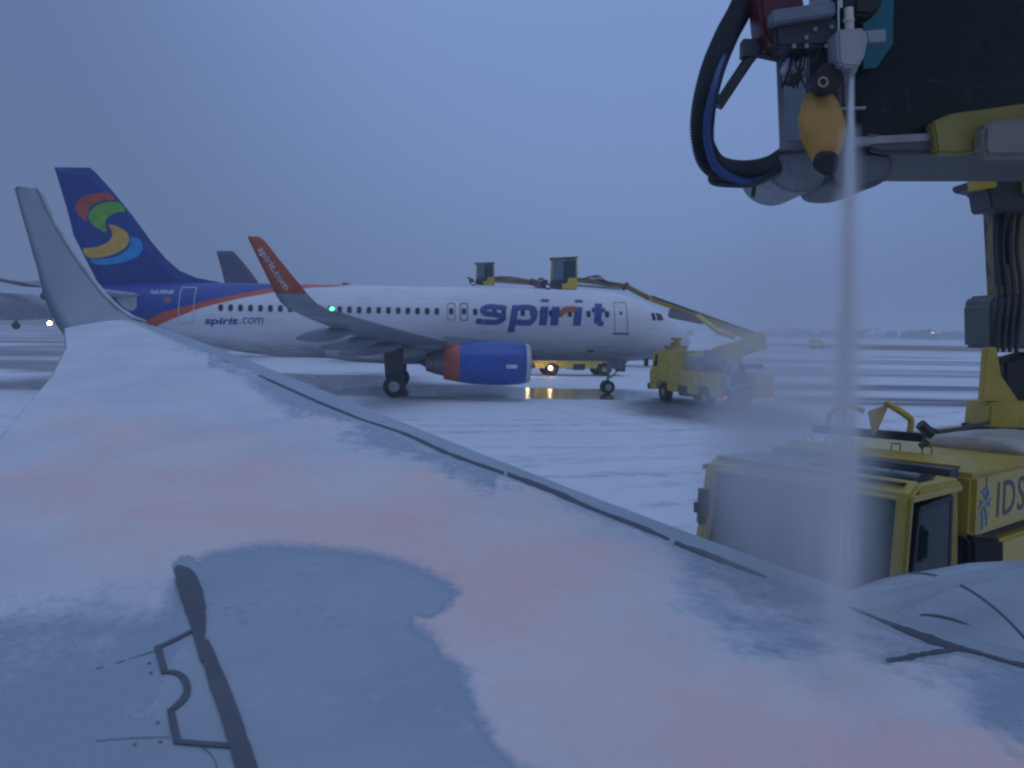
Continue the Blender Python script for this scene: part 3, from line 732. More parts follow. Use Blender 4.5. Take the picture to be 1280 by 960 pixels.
# nacelle
NC0 = CAM+LAT*4.12+Vector((0, 0, -2.45)); NF = Vector((.982, .189, 0))
NM = mat('nacelle_paint', (.36, .41, .47), .3, var=.1, dirt=(.56, .59, .63), dirtcov=.46, scale=1.6)
nac = MB().lathe([(1.9, .70), (2.3, .88), (2.7, 1.02), (3.1, 1.13), (3.6, 1.19), (4.3, 1.20), (5.0, 1.17), (5.6, 1.08), (5.95, .98), (6.05, .90), (5.95, .82), (5.3, .78)], NC0, NF, 96).build('engine_nacelle', NM, own, smooth=True)
MB().lathe([(3.19, 1.143), (3.197, 1.151), (3.204, 1.146)], NC0, NF, 96).build('cowl_seam', GAP2, nac, smooth=True)
MB().lathe([(5.7, .8), (5.65, .02)], NC0, NF, 32).build('fan_disc', DRK, nac, smooth=True)
py_ = MB(); rg = []
for t, hw, zt in ((4.4, .03, 1.17), (3.9, .10, 1.20), (3.3, .15, 1.20), (2.7, .18, 1.12), (2.2, .18, 1.0)):
    q = NC0+NF*t
    rg.append([q+LAT*(hw*math.cos(a))+Vector((0, 0, .8+(zt-.8)*math.sin(a))) for a in [PI*k/10 for k in range(11)]])
py_.loft(rg, closed=True).build('engine_pylon', NM, own, smooth=True)
def onnac(px, py):
    d = ray(px, py).normalized(); prof = [(1.9, .70), (2.3, .88), (2.7, 1.02), (3.1, 1.13), (3.6, 1.19), (4.3, 1.20), (5.0, 1.17), (5.6, 1.08)]
    t = 2.0
    while t < 8:
        q = CAM+d*t; a = (q-NC0).dot(NF); rr_ = (q-NC0-NF*a).length
        if 1.9 < a < 5.6 and rr_ < float(np.interp(a, [p[0] for p in prof], [p[1] for p in prof]))+.006: return q
        t += .01
    return CAM+d*5
L_ = []
for (a_, b2_), w_ in zip(((1150, 768), (1162, 768.5), (1175, 770), (1190, 773.5), (1202, 777.5), (1212, 781)), (1, 2.4, 3, 3, 2.4, .8)):
    L_.append([onnac(a_, b2_-w_/2), onnac(a_, b2_+w_/2)])
MB().loft(L_, cap=False, closed=False).build('strake_gap_shadow', GAP, nac)

# ------------------------------------------------------------------ slush lying on the wing
colsx = [0, 128, 256, 384, 512, 640, 768, 896, 1024, 1152, 1280]; rowsy = [400, 480, 560, 640, 720, 800, 880, 960]
T_ = [[1, .9, .1, 0, 0, 0, 0, 0, 0, 0, 0], [1, 1, .9, .25, .1, 0, 0, 0, 0, 0, 0], [.95, 1, 1, .7, .55, .15, 0, 0, 0, 0, 0], [.85, .95, 1, 1, .95, .65, .30, .1, .3, .3, .3],
      [.6, .55, .8, .85, .95, 1, .8, .22, .22, .3, .3], [.28, .22, .1, .1, .6, 1, .95, .5, .35, .3, .3], [.15, .12, 0, 0, .3, .9, 1, .9, .75, .55, .1], [.1, .1, 0, 0, 0, .7, .9, 1, 1, .95, .45]]
K_ = [[0]*11, [.05, .1, .05]+[0]*8, [.3, .5, .5, .35, .2, .05, 0, 0, 0, 0, 0], [.5, .75, .85, .9, .85, .5, .1, 0, 0, 0, 0], [.25, .4, .45, .7, .95, .9, .6, .15, 0, .2, .2],
      [0, 0, 0, 0, .6, .75, .7, .35, .1, .4, .2], [0, 0, 0, 0, .1, .6, .7, .7, .6, .3, .1], [0, 0, 0, 0, 0, .4, .6, .9, 1, 1, .8]]
T_ = np.array(T_, float); K_ = np.array(K_, float)
def tab(A, x, y):
    gx = min(9.999, max(0, x/128)); gy = min(6.999, max(0, (y-400)/80)); i = int(gx); j = int(gy); u = gx-i; v_ = gy-j
    u = u*u*(3-2*u); v_ = v_*v_*(3-2*v_)
    return (A[j, i]*(1-u)+A[j, i+1]*u)*(1-v_)+(A[j+1, i]*(1-u)+A[j+1, i+1]*u)*v_
BARE = [(p.x, p.y) for p in cat([(236, 706), (270, 688), (330, 681), (400, 683), (470, 690), (530, 709), (553, 738), (520, 775), (548, 805), (578, 850), (600, 905), (640, 1010), (150, 1010), (215, 900), (225, 800), (215, 735)], 5)]
def bdist(x, y): return min(seg((x, y), BARE[i-1], BARE[i]) for i in range(len(BARE)))
CLR = [(5, [(400, 503), (455, 525), (509, 543), (562, 567), (636, 593), (740, 635), (837, 674), (900, 699), (958, 721)]),
       (11, [(1062, 758), (1105, 776), (1140, 790), (1186, 806), (1225, 816), (1330, 842)]), (8, [(1108, 825), (1160, 816), (1204, 810)])]
CLP = [(232, 712), (246, 775), (252, 820), (285, 885), (318, 990)]
ns = 620; nc_ = 330
S_l = np.linspace(.2, 15.3, ns); vs = []; att = []; keep = np.zeros((ns, nc_), bool); idx = -np.ones((ns, nc_), int)
allp = []
for i, s in enumerate(S_l):
    ch = chord(s)-.02
    for j in range(nc_):
        c = .10+(ch-.10)*(j/(nc_-1))
        q = wpt(s, c); px, py = pix(q)
        if px < -160 or px > 1440 or py > 1100: allp.append(None); continue
        n1 = mn.noise(Vector((q.x*1.3, q.y*1.3, 3))); n2_ = mn.noise(Vector((q.x*5, q.y*5, 8))); n3 = mn.noise(Vector((q.x*17, q.y*17, 1))); n4 = mn.noise(Vector((q.x*45, q.y*45, 5)))
        wx = px+28*n1+14*n2_+6*n3; wy = py+16*n1+8*n2_+4*n3
        t = tab(T_, wx, wy); k = tab(K_, px+35*n1, py+20*n1)
        if 100 < px < 700 and py > 650:
            ins_ = inpoly(BARE, wx, wy); dd = bdist(wx, wy)
            if ins_: t *= max(0, .45-dd/30)
            elif dd < 24: t *= .45+.55*dd/24
        na = .35+.65*min(1, t*1.4); h = t*1.0+na*(.22*n1+.20*n2_+.16*n3+.10*n4)-.14
        # ploughed thin along the very leading edge and the slat line
        if px > -200:
            sl_ = .62+.10*n1+.10*n2_
            h -= max(0, (sl_-c)/.62)*(.95 if px < 420 else .80)+(.30*max(0, 1-abs(c-.75)/.5) if 260 < px < 620 else 0)
        if px > 250:
            for lw, pl in CLR:
                for ii in range(len(pl)-1):
                    if pl[ii][0]-20 < px < pl[ii+1][0]+20:
                        dd = seg((px, py), pl[ii], pl[ii+1])
                        if dd < lw: h = min(h, -.2+.12*n4+.2*(dd/lw)**2)
        elif px > 190:
            for ii in range(len(CLP)-1):
                dd = seg((px, py), CLP[ii], CLP[ii+1])
                if dd < 16: h = min(h, -.2)
        h = min(h, 1.0)
        z = (.022*max(0, h)**.8 if h > 0 else h*.02)+.0015
        if h > 0: z += .004*n4*min(1, h*4)+.004*n3*min(1, h*3)
        allp.append((q+Vector((0, 0, z)), max(0, h), min(1, max(0, k+.25*n1+.15*n2_)), h > -.12))
mesh_v = []; hh = []; kk = []; faces = []
for i in range(ns-1):
    for j in range(nc_-1):
        q4 = [i*nc_+j, (i+1)*nc_+j, (i+1)*nc_+j+1, i*nc_+j+1]
        if all(allp[a] is not None for a in q4) and any(allp[a][3] for a in q4): faces.append(q4)
used = {}
inv = own.matrix_basis.inverted()
for f_ in faces:
    for a in f_:
        if a not in used:
            used[a] = len(mesh_v); mesh_v.append(tuple(allp[a][0])); hh.append(allp[a][1]); kk.append(allp[a][2])
#
me = bpy.data.meshes.new('slush'); me.from_pydata(mesh_v, [], [tuple(used[a] for a in f_) for f_ in faces]); me.update()
for nm, arr in (('depth', hh), ('dye', kk)):
    at = me.attributes.new(nm, 'FLOAT', 'POINT'); at.data.foreach_set('value', np.array(arr, dtype=np.float32))
me.polygons.foreach_set('use_smooth', [True]*len(me.polygons))
SM, nt, b = newmat('slush_on_wing')
def attr(nt, nm):
    a = nt.nodes.new('ShaderNodeAttribute'); a.attribute_name = nm; return X(nt, a.outputs['Fac'])
v = coords(nt); d_ = attr(nt, 'depth'); k_ = attr(nt, 'dye')
n = nzx(nt, v, 3, 7, (1, 1, 1), .65); n2 = nzx(nt, v, 22, 6, (1, 1, 1), .7); n3 = nzx(nt, v, 1.2, 5)
cov = (d_+(n2-.5)*.35+(n-.5)*.3).ss(.02, .42)
snow = mixc(nt, n3.ss(.3, .7), (.62, .66, .72), (.74, .75, .78)); pinkc = mixc(nt, n3.ss(.3, .7), (.86, .61, .57), (.84, .68, .65))
c = mixc(nt, (k_+(n-.5)*.35).ss(.05, .85), snow, pinkc)
c = mixc(nt, cov, (.34, .40, .47), c)
c = mixc(nt, nzx(nt, v, 9, 6, (1, 1, 1), .7, (5, 3, 1)).ss(.60, .74)*.3, c, (.40, .42, .50))
setin(nt, b, 'Base Color', c); setin(nt, b, 'Roughness', cov*.4+.25)
b.inputs['Subsurface Weight'].default_value = 0
bump(nt, b, n2*.6+n*.8+nzx(nt, v, 80, 4)*.25, .8, .022)
me.materials.append(SM); sl = bpy.data.objects.new('slush', me); COL.objects.link(sl)
tag(sl, 'white and pink dyed slush spread over the near airliner wing', 'slush', kind='stuff')

# ================================================================== DEICING TRUCKS
def wheel(mb_parent, c, ax, r, w_, root, rim=RIM, name='wheel'):
    wl = MB().lathe([(-w_/2, r*.6), (-w_/2, r*.9), (-w_*.35, r), (w_*.35, r), (w_/2, r*.9), (w_/2, r*.6)], c, ax, 28, True).build('wheel', BLK, root, True, auto=True)
    MB().lathe([(-w_/2-.02, .02), (-w_/2-.02, r*.3), (-w_/2+.06, r*.55), (w_/2-.06, r*.55), (w_/2+.02, r*.3), (w_/2+.02, .02)], c, ax, 22, True).build('rim', rim, wl, True, auto=True)
def truck_body(root, lights_front=False, lights_rear=False):
    # x forward, y left, origin below rear axle
    b = MB(); b.box((2.2, 0, .75), (7.2, .9, .3)); b.build('chassis', DRK, root, True, bev=.02)
    # lower side bodies with wheel arches cut
    for sg in (1, -1):
        pts = [(-1.3, .62), (-.62, .62), (-.55, .95), (-.3, 1.12), (.3, 1.12), (.55, .95), (.62, .62), (1.6, .62), (1.6, .98), (2.6, .98), (2.6, .62), (3.7, .62), (3.78, .9), (4.0, 1.08), (4.6, 1.08), (4.85, .9), (4.95, .62), (5.7, .62), (5.8, 1.5), (5.6, 1.72), (-1.3, 1.78)]
        MB().prism([(x, sg*1.22, z) for x, z in pts], (0, -sg*.55, 0)).build('side_locker', YEL, root, True, bev=.03)
        d = MB(); d.box((2.1, sg*1.0, .72), (.95, .35, .5)); d.build('fuel_tank', DRK, root, True, bev=.04)
        for x in (-.55, 1.05, 3.15): 
            d = MB(); d.box((x+.0 if x > 0 else -1.0, sg*1.232, 1.4), (.5 if x < 0 else 1.2, .02, .5)); d.build('locker_door', YEL, root, True, bev=.01)
        for x in (0, 4.3): wheel(None, (x, sg*.98, .52), (0, 1, 0), .52, .36, root)
    b = MB(); b.prism([(5.75, -1.1, .7), (5.75, -1.1, 2.2), (5.45, -1.1, 2.66), (2.5, -1.1, 2.74), (2.4, -1.1, .9)], (0, 2.2, 0)); cabm = b.build('driver_cab', YEL, root, True, bev=.06)
    g = MB(); g.prism([(5.79, -.98, 1.75), (5.79, .98, 1.75), (5.52, .9, 2.58), (5.52, -.9, 2.58)], (.02, 0, .01)); g.build('windscreen', GLSL, cabm, True)
    for sg in (1, -1):
        g = MB(); g.prism([(5.5, sg*1.11, 1.8), (5.15, sg*1.11, 1.85), (5.1, sg*1.11, 2.45), (5.3, sg*1.11, 2.45)], (0, sg*.015, 0)); g.build('side_window', GLSD, cabm, True)
        g = MB(); g.box((5.95, sg*1.35, 2.0), (.1, .22, .42)); g.tube([(5.7, sg*1.12, 2.3), (5.95, sg*1.33, 2.2)], .02); g.build('mirror', DRK, cabm, True)
    b = MB(); b.box((5.98, 0, .72), (.38, 2.3, .32)); b.build('bumper', DRK, root, True, bev=.03)
    b = MB()
    rg = []
    for x in (.15, .25, 2.3, 2.4):
        s_ = .9 if x in (.15, 2.4) else 1
        rg.append([Vector((x, 1.05*s_*math.copysign(abs(math.cos(a))**.5, math.cos(a)), 2.12+.50*s_*math.copysign(abs(math.sin(a))**.5, math.sin(a)))) for a in [2*PI*k/28 for k in range(28)]])
    b.loft(rg).build('fluid_tank', TAN, root, True, smooth=True)
    b = MB(); b.box((4.2, .5, 2.84), (.9, .9, .22)); b.tube([(4.1, .5, 2.9), (4.1, .5, 3.3)], .16); b.box((4.2, .5, 3.3), (.5, .4, .12)); b.tube([(4.6, .5, 2.9), (4.6, .5, 3.12)], .1); b.build('beacon_mount', mat('ochre_metal', (.45, .3, .08), .5), root, True, bev=.02)
    # rear end
    b = MB(); b.box((-1.75, -.72, 1.25), (.95, 1.0, 1.1)); b.build('rear_box', YEL, root, True, bev=.03)
    b = MB(); b.box((-1.62, .35, .92), (.6, .95, 1.15)); b.box((-1.4, .3, 1.7), (.4, .5, .5)); rear = b.build('hose_reel_housing', DRK, root, True, bev=.03)
    for k in range(5):
        b = MB(); b.tube(cat([(-1.96, .72, .72+.16*k), (-1.99, .4, .70+.17*k+.05), (-1.98, .0, .86+.16*k)], 4, False), .028, 6); b.build('hose', LGR if k % 2 else HOSE, rear, True)
    b = MB(); b.box((-1.45, -.45, 2.12), (.35, 1.1, .24)); b.box((-1.4, -.05, 1.92), (.2, .2, .3)); b.build('pump_unit', DRK, root, True, bev=.03)
    b = MB()
    for yy in (.62, 1.05): b.tube([(-1.45, yy, .5), (-1.32, yy, 2.45), (-1.1, yy, 2.75)], .025, 6)
    for k in range(7): b.tube([(-1.44+.011*k, .62, .65+.28*k), (-1.44+.011*k, 1.05, .65+.28*k)], .018, 6)
    b.build('ladder', GRY, root, True)
    for yy in (.9, -1.12):
        b = MB(); b.box((-1.5 if yy > 0 else -2.235, yy, .66), (.06, .2, .1)); b.build('tail_lamp', TAIL if lights_rear else REDM, root, True, bev=.01)
    for yy in (-.85, .85):
        b = MB(); b.lathe([(0, .01), (0, .12), (-.05, .13)], (6.2, yy, .78), (1, 0, 0), 16); b.build('headlamp', LAMP if lights_front else LGR, root, True)
def small_cab(root, pxc, Y, hpx, flip=1):
    # pxc: pixel of cab's base centre
    s = Y/F; base = P(pxc[0], pxc[1], Y); h = hpx*s; w_ = h*.86
    cab = MB()
    def pt(x, y, z): return base+Vector((x*w_, y*w_, z*h))
    for x in (-.46, .0, .46):
        for y in (0, .9): cab.beam(pt(x*(1.0), y, .2), pt(x*.94, y, .98), w_*.04, w_*.04)
    cab.prism([pt(-.08, -.06, .0), pt(.5, -.06, .0), pt(.5, -.06, .36), pt(.14, -.06, .34), pt(.10, -.06, .18), pt(-.08, -.06, .16)], (0, w_*1.04, 0))
    c = cab.build('operator_cab', YEL, root, bev=.015)
    rf = MB().prism([pt(-.5, -.03, .95), pt(.5, -.03, 1.0), pt(.5, .95, 1.0), pt(-.5, .95, .95)], (0, 0, h*.03)).build('cab_roof', mat('ochre_roof', (.25, .2, .08), .5), c)
    MB().box(pt(.12, .96, .6), (w_*.66, w_*.03, h*.7)).build('rear_bulkhead', DRK, c)
    MB().prism([pt(-.48, -.04, .03), pt(-.1, -.04, .0), pt(-.1, -.04, .16), pt(.08, -.04, .2), pt(.1, -.04, .32), pt(-.48, -.04, .26)], (0, w_, 0)).build('cab_floor', DRK, c)
    MB().prism([pt(-.47, .0, .27), pt(-.02, .0, .29), pt(-.02, .0, .95), pt(-.43, .0, .94)], (0, w_*.02, 0)).build('cab_window', GLSL, c)
    MB().prism([pt(.02, .0, .30), pt(.46, .0, .33), pt(.44, .0, .96), pt(.02, .0, .95)], (0, w_*.02, 0)).build('cab_window', GLST, c)
    MB().prism([pt(-.47, .92, .27), pt(.46, .92, .33), pt(.44, .92, .96), pt(-.43, .92, .94)], (0, w_*.02, 0)).build('cab_window', GLS, c)
    MB().prism([pt(.47, .0, .33), pt(.47, .9, .33), pt(.45, .9, .96), pt(.45, .0, .96)], (w_*.02, 0, 0)).build('cab_window', GLST, c)
    MB().box(pt(.0, .5, .42), (w_*.45, w_*.4, h*.45)).build('seat', BLK, c, bev=.03)
    b = MB(); b.tube([pt(-.5, .1, .1), pt(-.85, .1, .34), pt(-.8, .1, .1), pt(-.62, .1, -.02), pt(-.5, .2, .02)], w_*.035, 8); b.box(pt(-.7, .1, .2), (w_*.18, w_*.1, h*.16)); b.box(pt(-.9, .1, .3), (w_*.12, w_*.08, h*.06)); b.build('spray_nozzle', DRK, c)
    b = MB(); b.box(pt(-.5, -.02, .93), (w_*.12, w_*.1, h*.06)); b.build('work_lamp', DRK, c)
    return c
# truck beyond the parked jet's nose
rb = PZ(903, 512, 0); fd = Vector((-.30, .954, 0)).normalized()
tb = empty('deicing_truck', (rb.x+.25, rb.y+.5, 0), math.atan2(fd.y, fd.x)); tag(tb, 'yellow deicing truck by the white airliner nose seen from behind with folded boom over it', 'deicing truck', 'yellow deicing trucks')
truck_body(tb, lights_rear=True)
E1 = P(893, 449, 42.2); E2 = P(949, 428, 41.2); E3 = P(812, 373, 45.0); E4 = P(783, 358, 46.2)
b = MB(); b.beam(P(893, 446, 42.2), P(950, 428, 41.2), .45, .85, .42, .72); bo = b.build('lower_boom', YEL, tb, bev=.05)
b = MB(); b.beam(P(957, 425, 41.0), P(930, 430, 41.4), .5, .9, .45, .7); b.build('boom_elbow', YEL, bo, bev=.06)
b = MB(); b.beam(P(950, 424, 41.6), P(868, 392, 43.9), .42, .44, .38, .36); b.beam(P(868, 392, 43.9), E3, .34, .32, .3, .26); ub = b.build('upper_boom', YEL, tb, bev=.03)
b = MB(); b.beam(P(945, 417, 41.3), P(815, 370.5, 44.7), .2, .10, .2, .08); b.build('cable_tray', DRK, ub)
b = MB(); b.tube([P(917, 421, 41.3), P(897, 414, 42.0), P(872, 394.5, 43.0)], .12, 10); b.build('boom_ram', YEL, ub)
b = MB(); b.beam(E3, E4, .25, .24, .22, .22); b.build('inner_boom', mat('brown_boom', (.30, .2, .08), .55), ub, bev=.02)
b = MB(); b.tube([P(786, 356, 46.2), P(777, 360, 46.2)], .17, 12); b.build('boom_joint', JOINT, ub)
b = MB(); b.beam(P(780, 358, 46.2), P(716, 349, 47), .2, .20, .2, .26); b.tube([P(778, 355, 46.3), P(745, 351, 46.3), P(733, 347.5, 46.3)], .05); b.build('jib', mat('brown_boom', (.30, .2, .08), .55), ub)
b = MB(); b.tube([P(776, 361, 46.1), P(716, 356, 46.8)], .07); b.build('jib_ram', GRY, ub)
for k in range(4):
    b = MB(); b.tube(cat([P(728, 349, 46.3), P(738+3*k, 346-k*.6, 46.2), P(752+2*k, 351.5, 46.2), P(776, 355, 46.2)], 4, False), .028, 6); b.build('hose', HOSE, ub)
b = MB(); b.lathe([(0, .75), (.35, .75), (.4, .5), (.7, .45)], P(893, 456, 42.4), (0, 0, 1), 24, True); b.build('turntable', GRY, tb, auto=True)
b = MB(); b.tube(cat([P(905, 463, 40.6), P(913, 452, 40.4), P(921, 455, 40.4), P(917, 463, 40.4), P(909, 480, 40.3), P(918, 488, 40.2)], 5, False), .045, 8); b.build('hose', LGR, tb)
small_cab(tb, (705, 361, 0), 46.6, 39)
# hanging nose-side box at the jet's windscreen (blurred grey unit on the boom)
b = MB(); b.beam(P(838, 391, 44.2), P(880, 402, 43.0), .5, .46, .45, .28); b.build('boom_counterweight', mat('brown_grey_metal', (.24, .19, .18), .6), ub, bev=.06)

# truck behind the jet
q = PZ(748, 470, 0)
tcx = q.x; tcr = empty('deicing_truck', (q.x+.2, q.y+1.0, 0), math.radians(180+12)); tag(tcr, 'yellow deicing truck half hidden behind the white airliner belly with its headlamp lit', 'deicing truck', 'yellow deicing trucks')
truck_body(tcr, lights_front=False)
b = MB(); yl = q.y-.4
hl = P(688, 460, yl-1.6)
for (a, c_) in ((688, 460), (660, 459)):
    h_ = P(a, c_, yl-2.1); MB().lathe([(0, .01), (0, .13), (-.06, .14)], h_, (0, -1, 0), 16).build('headlamp', LAMP, tcr)
b = MB(); b.beam(P(640, 400, q.y-2), P(672, 360, 62), .4, .4, .3, .3); b.beam(P(672, 360, 62), P(680, 358, 60.5), .3, .3, .25, .25); bb = b.build('lower_boom', YEL, tcr, bev=.03)
b = MB(); b.beam(P(720, 452, q.y), P(640, 400, q.y-2), .5, .5, .4, .4); b.build('base_boom', YEL, bb)
b = MB(); b.tube([P(681, 357, 60.4), P(663, 352, 60)], .24, 10); b.build('boom_joint', JOINT, bb)
b = MB(); b.beam(P(664, 353, 60), P(615, 348, 60.4), .2, .20, .2, .3); b.tube([P(664, 351, 59.8), P(640, 346.5, 59.8), P(622, 346, 59.8)], .06); b.build('jib', mat('brown_boom', (.30, .2, .08), .55), bb)
b = MB(); b.tube([P(675, 356, 60), P(614, 352, 60.2)], .06); b.build('jib_ram', GRY, bb)
small_cab(tcr, (606, 356, 0), 60, 27.5)

# ================================================================== NEAR TRUCK
n_ = Vector((.65, -.76, 0)).normalized(); dR = Vector((.76, .65, 0)).normalized(); F0 = Vector((2.60, 8.17, 0))
ta = empty('deicing_truck', F0, math.atan2(-dR.y, -dR.x)); tag(ta, 'yellow deicing truck right beside the near wing, its boom holding a spraying cab overhead', 'deicing truck', 'yellow deicing trucks')
def TL(t, y, z): return Vector((-t, y, z))          # local: t metres behind the front face, y to its left (towards us)
RZ = 2.40
# cab shell: pillars, roof frame, lower body
def cabx(z): return .30*(max(0, z-1.45)/.95)**1.3     # windscreen rake
b = MB()
b.prism([TL(0, -1.07, .5), TL(0, -1.07, 1.40), TL(1.12, -1.07, 1.40), TL(1.12, -1.07, .5)], (0, 2.14, 0))
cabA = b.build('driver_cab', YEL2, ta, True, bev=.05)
b = MB()
def pillar(p_, q_, w_, h_): b.beam(p_, q_, w_, h_)
for sg in (-1, 1):
    MB().beam(TL(.03, sg*1.03, 1.38), TL(.18, sg*1.00, 2.33), .13, .12).build('pillar', YEL2, cabA, True, bev=.03)
    MB().beam(TL(1.06, sg*1.02, 1.38), TL(1.02, sg*1.0, 2.33), .15, .12).build('pillar', YEL2, cabA, True, bev=.03)
# roof: rounded slab with a big glass hatch recess
b = MB(); RX0, RX1, RY = .13, 1.10, 1.07
b.prism([TL(RX0, -RY, RZ-.14), TL(RX0, RY, RZ-.14), TL(RX0+.22, RY, RZ-.02), TL(RX0+.22, -RY, RZ-.02)], (-.0, 0, .07))
b.box(TL((RX0+RX1)/2+.08, 0, RZ-.06), ((RX1-RX0)-.1, 2*RY, .10)); b.build('roof', YEL2, cabA, True, bev=.035)
for y0, y1 in ((-.98, -.03), (.03, .95)):
    b = MB(); b.prism([TL(.24, y0, RZ), TL(.24, y1, RZ), TL(.88, y1-.03, RZ+.004), TL(.88, y0+.03, RZ+.004)], (0, 0, .018)); hw_ = b.build('roof_hatch', GLSD, cabA, True)
    b = MB()
    for p_, q_ in (((.22, y0), (.22, y1)), ((.22, y1), (.90, y1-.03)), ((.90, y1-.03), (.90, y0+.03)), ((.90, y0+.03), (.22, y0))): b.beam(TL(p_[0], p_[1], RZ+.012), TL(q_[0], q_[1], RZ+.012), .022, .014)
    b.build('hatch_seal', BLK, hw_, True)
# windscreen, curved
def wspt(y, z, off=0):
    tz = (z-1.42)/(2.30-1.42); return TL(.0+.16*tz+.10*(y/1.0)**4-off-.015, y*(1-.03*tz), z)
NY, NZ_ = 16, 8
vs = [wspt(-.95+1.90*i/NY, 1.42+.88*j/NZ_) for j in range(NZ_+1) for i in range(NY+1)]
MB().add(vs, [(j*(NY+1)+i, j*(NY+1)+i+1, (j+1)*(NY+1)+i+1, (j+1)*(NY+1)+i) for j in range(NZ_) for i in range(NY)]).build('windscreen', GLSD, cabA, True, smooth=True)
vs = [wspt(.42+.50*i/NY, 2.10+.17*j/2, .004) for j in range(3) for i in range(NY+1)]
MB().add(vs, [(j*(NY+1)+i, j*(NY+1)+i+1, (j+1)*(NY+1)+i+1, (j+1)*(NY+1)+i) for j in range(2) for i in range(NY)]).build('sun_band', GLSG, cabA, True, smooth=True)
b = MB()
for k in range(2): b.tube([wspt(-.5+.8*k, 1.44, .03), wspt(-.1+.8*k, 1.95, .03)], .012, 6)
b.build('wiper', BLK, cabA, True)
for sg in (-1, 1):
    b = MB(); yv = sg*1.055
    b.prism([TL(.12, yv, 1.0), TL(1.02, yv, 1.0), TL(1.02, yv, 1.45), TL(.10, yv, 1.45)], (0, sg*.02, 0))
    ring = [TL(.20, yv, 1.5), TL(.94, yv, 1.5), TL(.92, yv, 2.24), TL(.30, yv, 2.20)]
    dr = b.build('cab_door', YEL2, cabA, True, bev=.01)
    b = MB(); b.prism(ring, (0, sg*.02, 0)); b.build('door_window', GLSD, dr, True)
    b = MB()
    for i in range(4): b.beam(ring[i], ring[(i+1) % 4], .05, .05)
    b.build('window_seal', BLK, dr, True)
    b = MB(); b.box(TL(.6, yv+sg*.03, 2.31), (.95, .03, .05)); b.build('rain_gutter', YEL2, dr, True)
# mirror on the far side, stalk
b = MB(); b.beam(P(880, 611, 9.0), P(878, 654, 9.0), .12, .10); b.tube([P(872, 632, 9.05), P(900, 620, 9.1), P(908, 600, 9.1)], .02); b.tube([P(873, 628, 9.0), P(873, 640, 9.0)], .05); b.build('mirror', BLK, cabA, bev=.02)
b = MB(); b.prism([P(1213, 672, 7.6), P(1257, 674, 7.6), P(1257, 720, 7.6), P(1213, 720, 7.6)], (0, .18, 0)); b.build('near_mirror', BLK, cabA, bev=.04)
# dark seat and dashboard inside
b = MB(); b.box(TL(.85, .45, 1.55), (.3, .5, .7)); b.box(TL(.85, -.45, 1.55), (.3, .5, .7)); b.build('seat', BLK, cabA, True, bev=.05)
b = MB(); b.box(TL(.3, 0, 1.40), (.4, 1.8, .12)); b.build('dashboard', DRK, cabA, True, bev=.03)
# visor plate on the roof's rear edge, rack and guard rails
def sl3(px, Y, th, name, m_, parent, bev=.01): return MB().slab(px, Y, th).build(name, m_, parent, bev=bev)
VL = P(978, 556, 10.0); VR = P(1200, 580, 8.5)
b = MB()
vL0 = P(976, 558, 10.0); vL1 = P(988, 549, 10.1); vR1 = P(1188, 570, 8.75); vR0 = P(1201, 583, 8.5)
b.prism([vL0, vL1, vR1, vR0], (.02, .03, -.03)); vis = b.build('roof_visor', YEL2, cabA, bev=.006)
for t in (.12, .26, .68, .86): 
    p_ = vL1.lerp(vR1, t); b = MB(); b.tube([p_+Vector((-.03, 0, 0)), p_+Vector((-.03, 0, .07)), p_+Vector((.05, -.03, .07)), p_+Vector((.05, -.03, 0))], .007, 6); b.build('grab_loop', BLK, vis)
rk0, rk1 = P(1018, 536, 9.9), P(1155, 547, 9.0)
b = MB(); b.beam(rk0, rk1, .12, .085)
for a, c_ in ((1034, 1034), (1054, 1054), (1110, 1110), (1138, 1138)):
    t = (a-1018)/137; tp = rk0.lerp(rk1, t); b.beam(tp, tp+Vector((0, 0, -.26)), .08, .07)
rack = b.build('roof_rack', BLK, cabA, bev=.008)
b = MB(); b.tube(cat([P(1136, 545, 9.2), P(1139, 528, 9.2), P(1134, 520, 9.2), P(1112, 506, 9.3), P(1108, 506, 9.3)], 4, False), .035, 8); b.build('guard_rail', YEL2, rack)
sl3([(1112, 505), (1086, 514), (1092, 545), (1098, 537)], 9.3, .04, 'guard_plate', YEL2, rack, .005)
b = MB(); b.tube(cat([P(1036, 538, 9.9), P(1036, 522, 9.9), P(1041, 514, 9.9), P(1058, 506, 9.9), P(1080, 514, 9.8)], 4, False), .03, 8); b.build('guard_rail', YEL2, rack)
b = MB(); b.tube([P(1156, 533, 9.4), P(1172, 540, 9.4), P(1200, 536, 9.8), P(1236, 528, 10.4)], .025, 8); b.tube([P(1150, 530, 9.4), P(1165, 544, 9.4)], .06, 6); b.tube([P(1160, 552, 9.4), P(1150, 558, 9.4)], .035, 6); b.build('spare_nozzle', DRK, ta, bev=0)
# tank body behind the cab
b = MB(); b.box(TL(1.25, 0, 1.7), (.18, 1.9, 1.5)); b.build('cab_gap_frame', DRK, ta, True)
TZ0, TZ1 = 1.78, 2.40
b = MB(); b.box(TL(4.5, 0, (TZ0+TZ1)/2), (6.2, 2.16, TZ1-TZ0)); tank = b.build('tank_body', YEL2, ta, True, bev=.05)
b = MB(); b.box(TL(4.4, .1, 1.35), (5.6, 1.7, .8)); b.build('chassis', DRK, ta, True, bev=.03)
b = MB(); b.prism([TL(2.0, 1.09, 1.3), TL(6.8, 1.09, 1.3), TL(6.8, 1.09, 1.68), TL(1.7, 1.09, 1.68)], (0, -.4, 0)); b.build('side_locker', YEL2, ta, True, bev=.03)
vs, fs = text_mesh('IDS', .50, 0, .002, 1.12)
MB().add([TL(1.90+v_[0]*.95, 1.084, 1.93+v_[1]) for v_ in vs], fs).build('side_lettering', FRMD, tank, True)
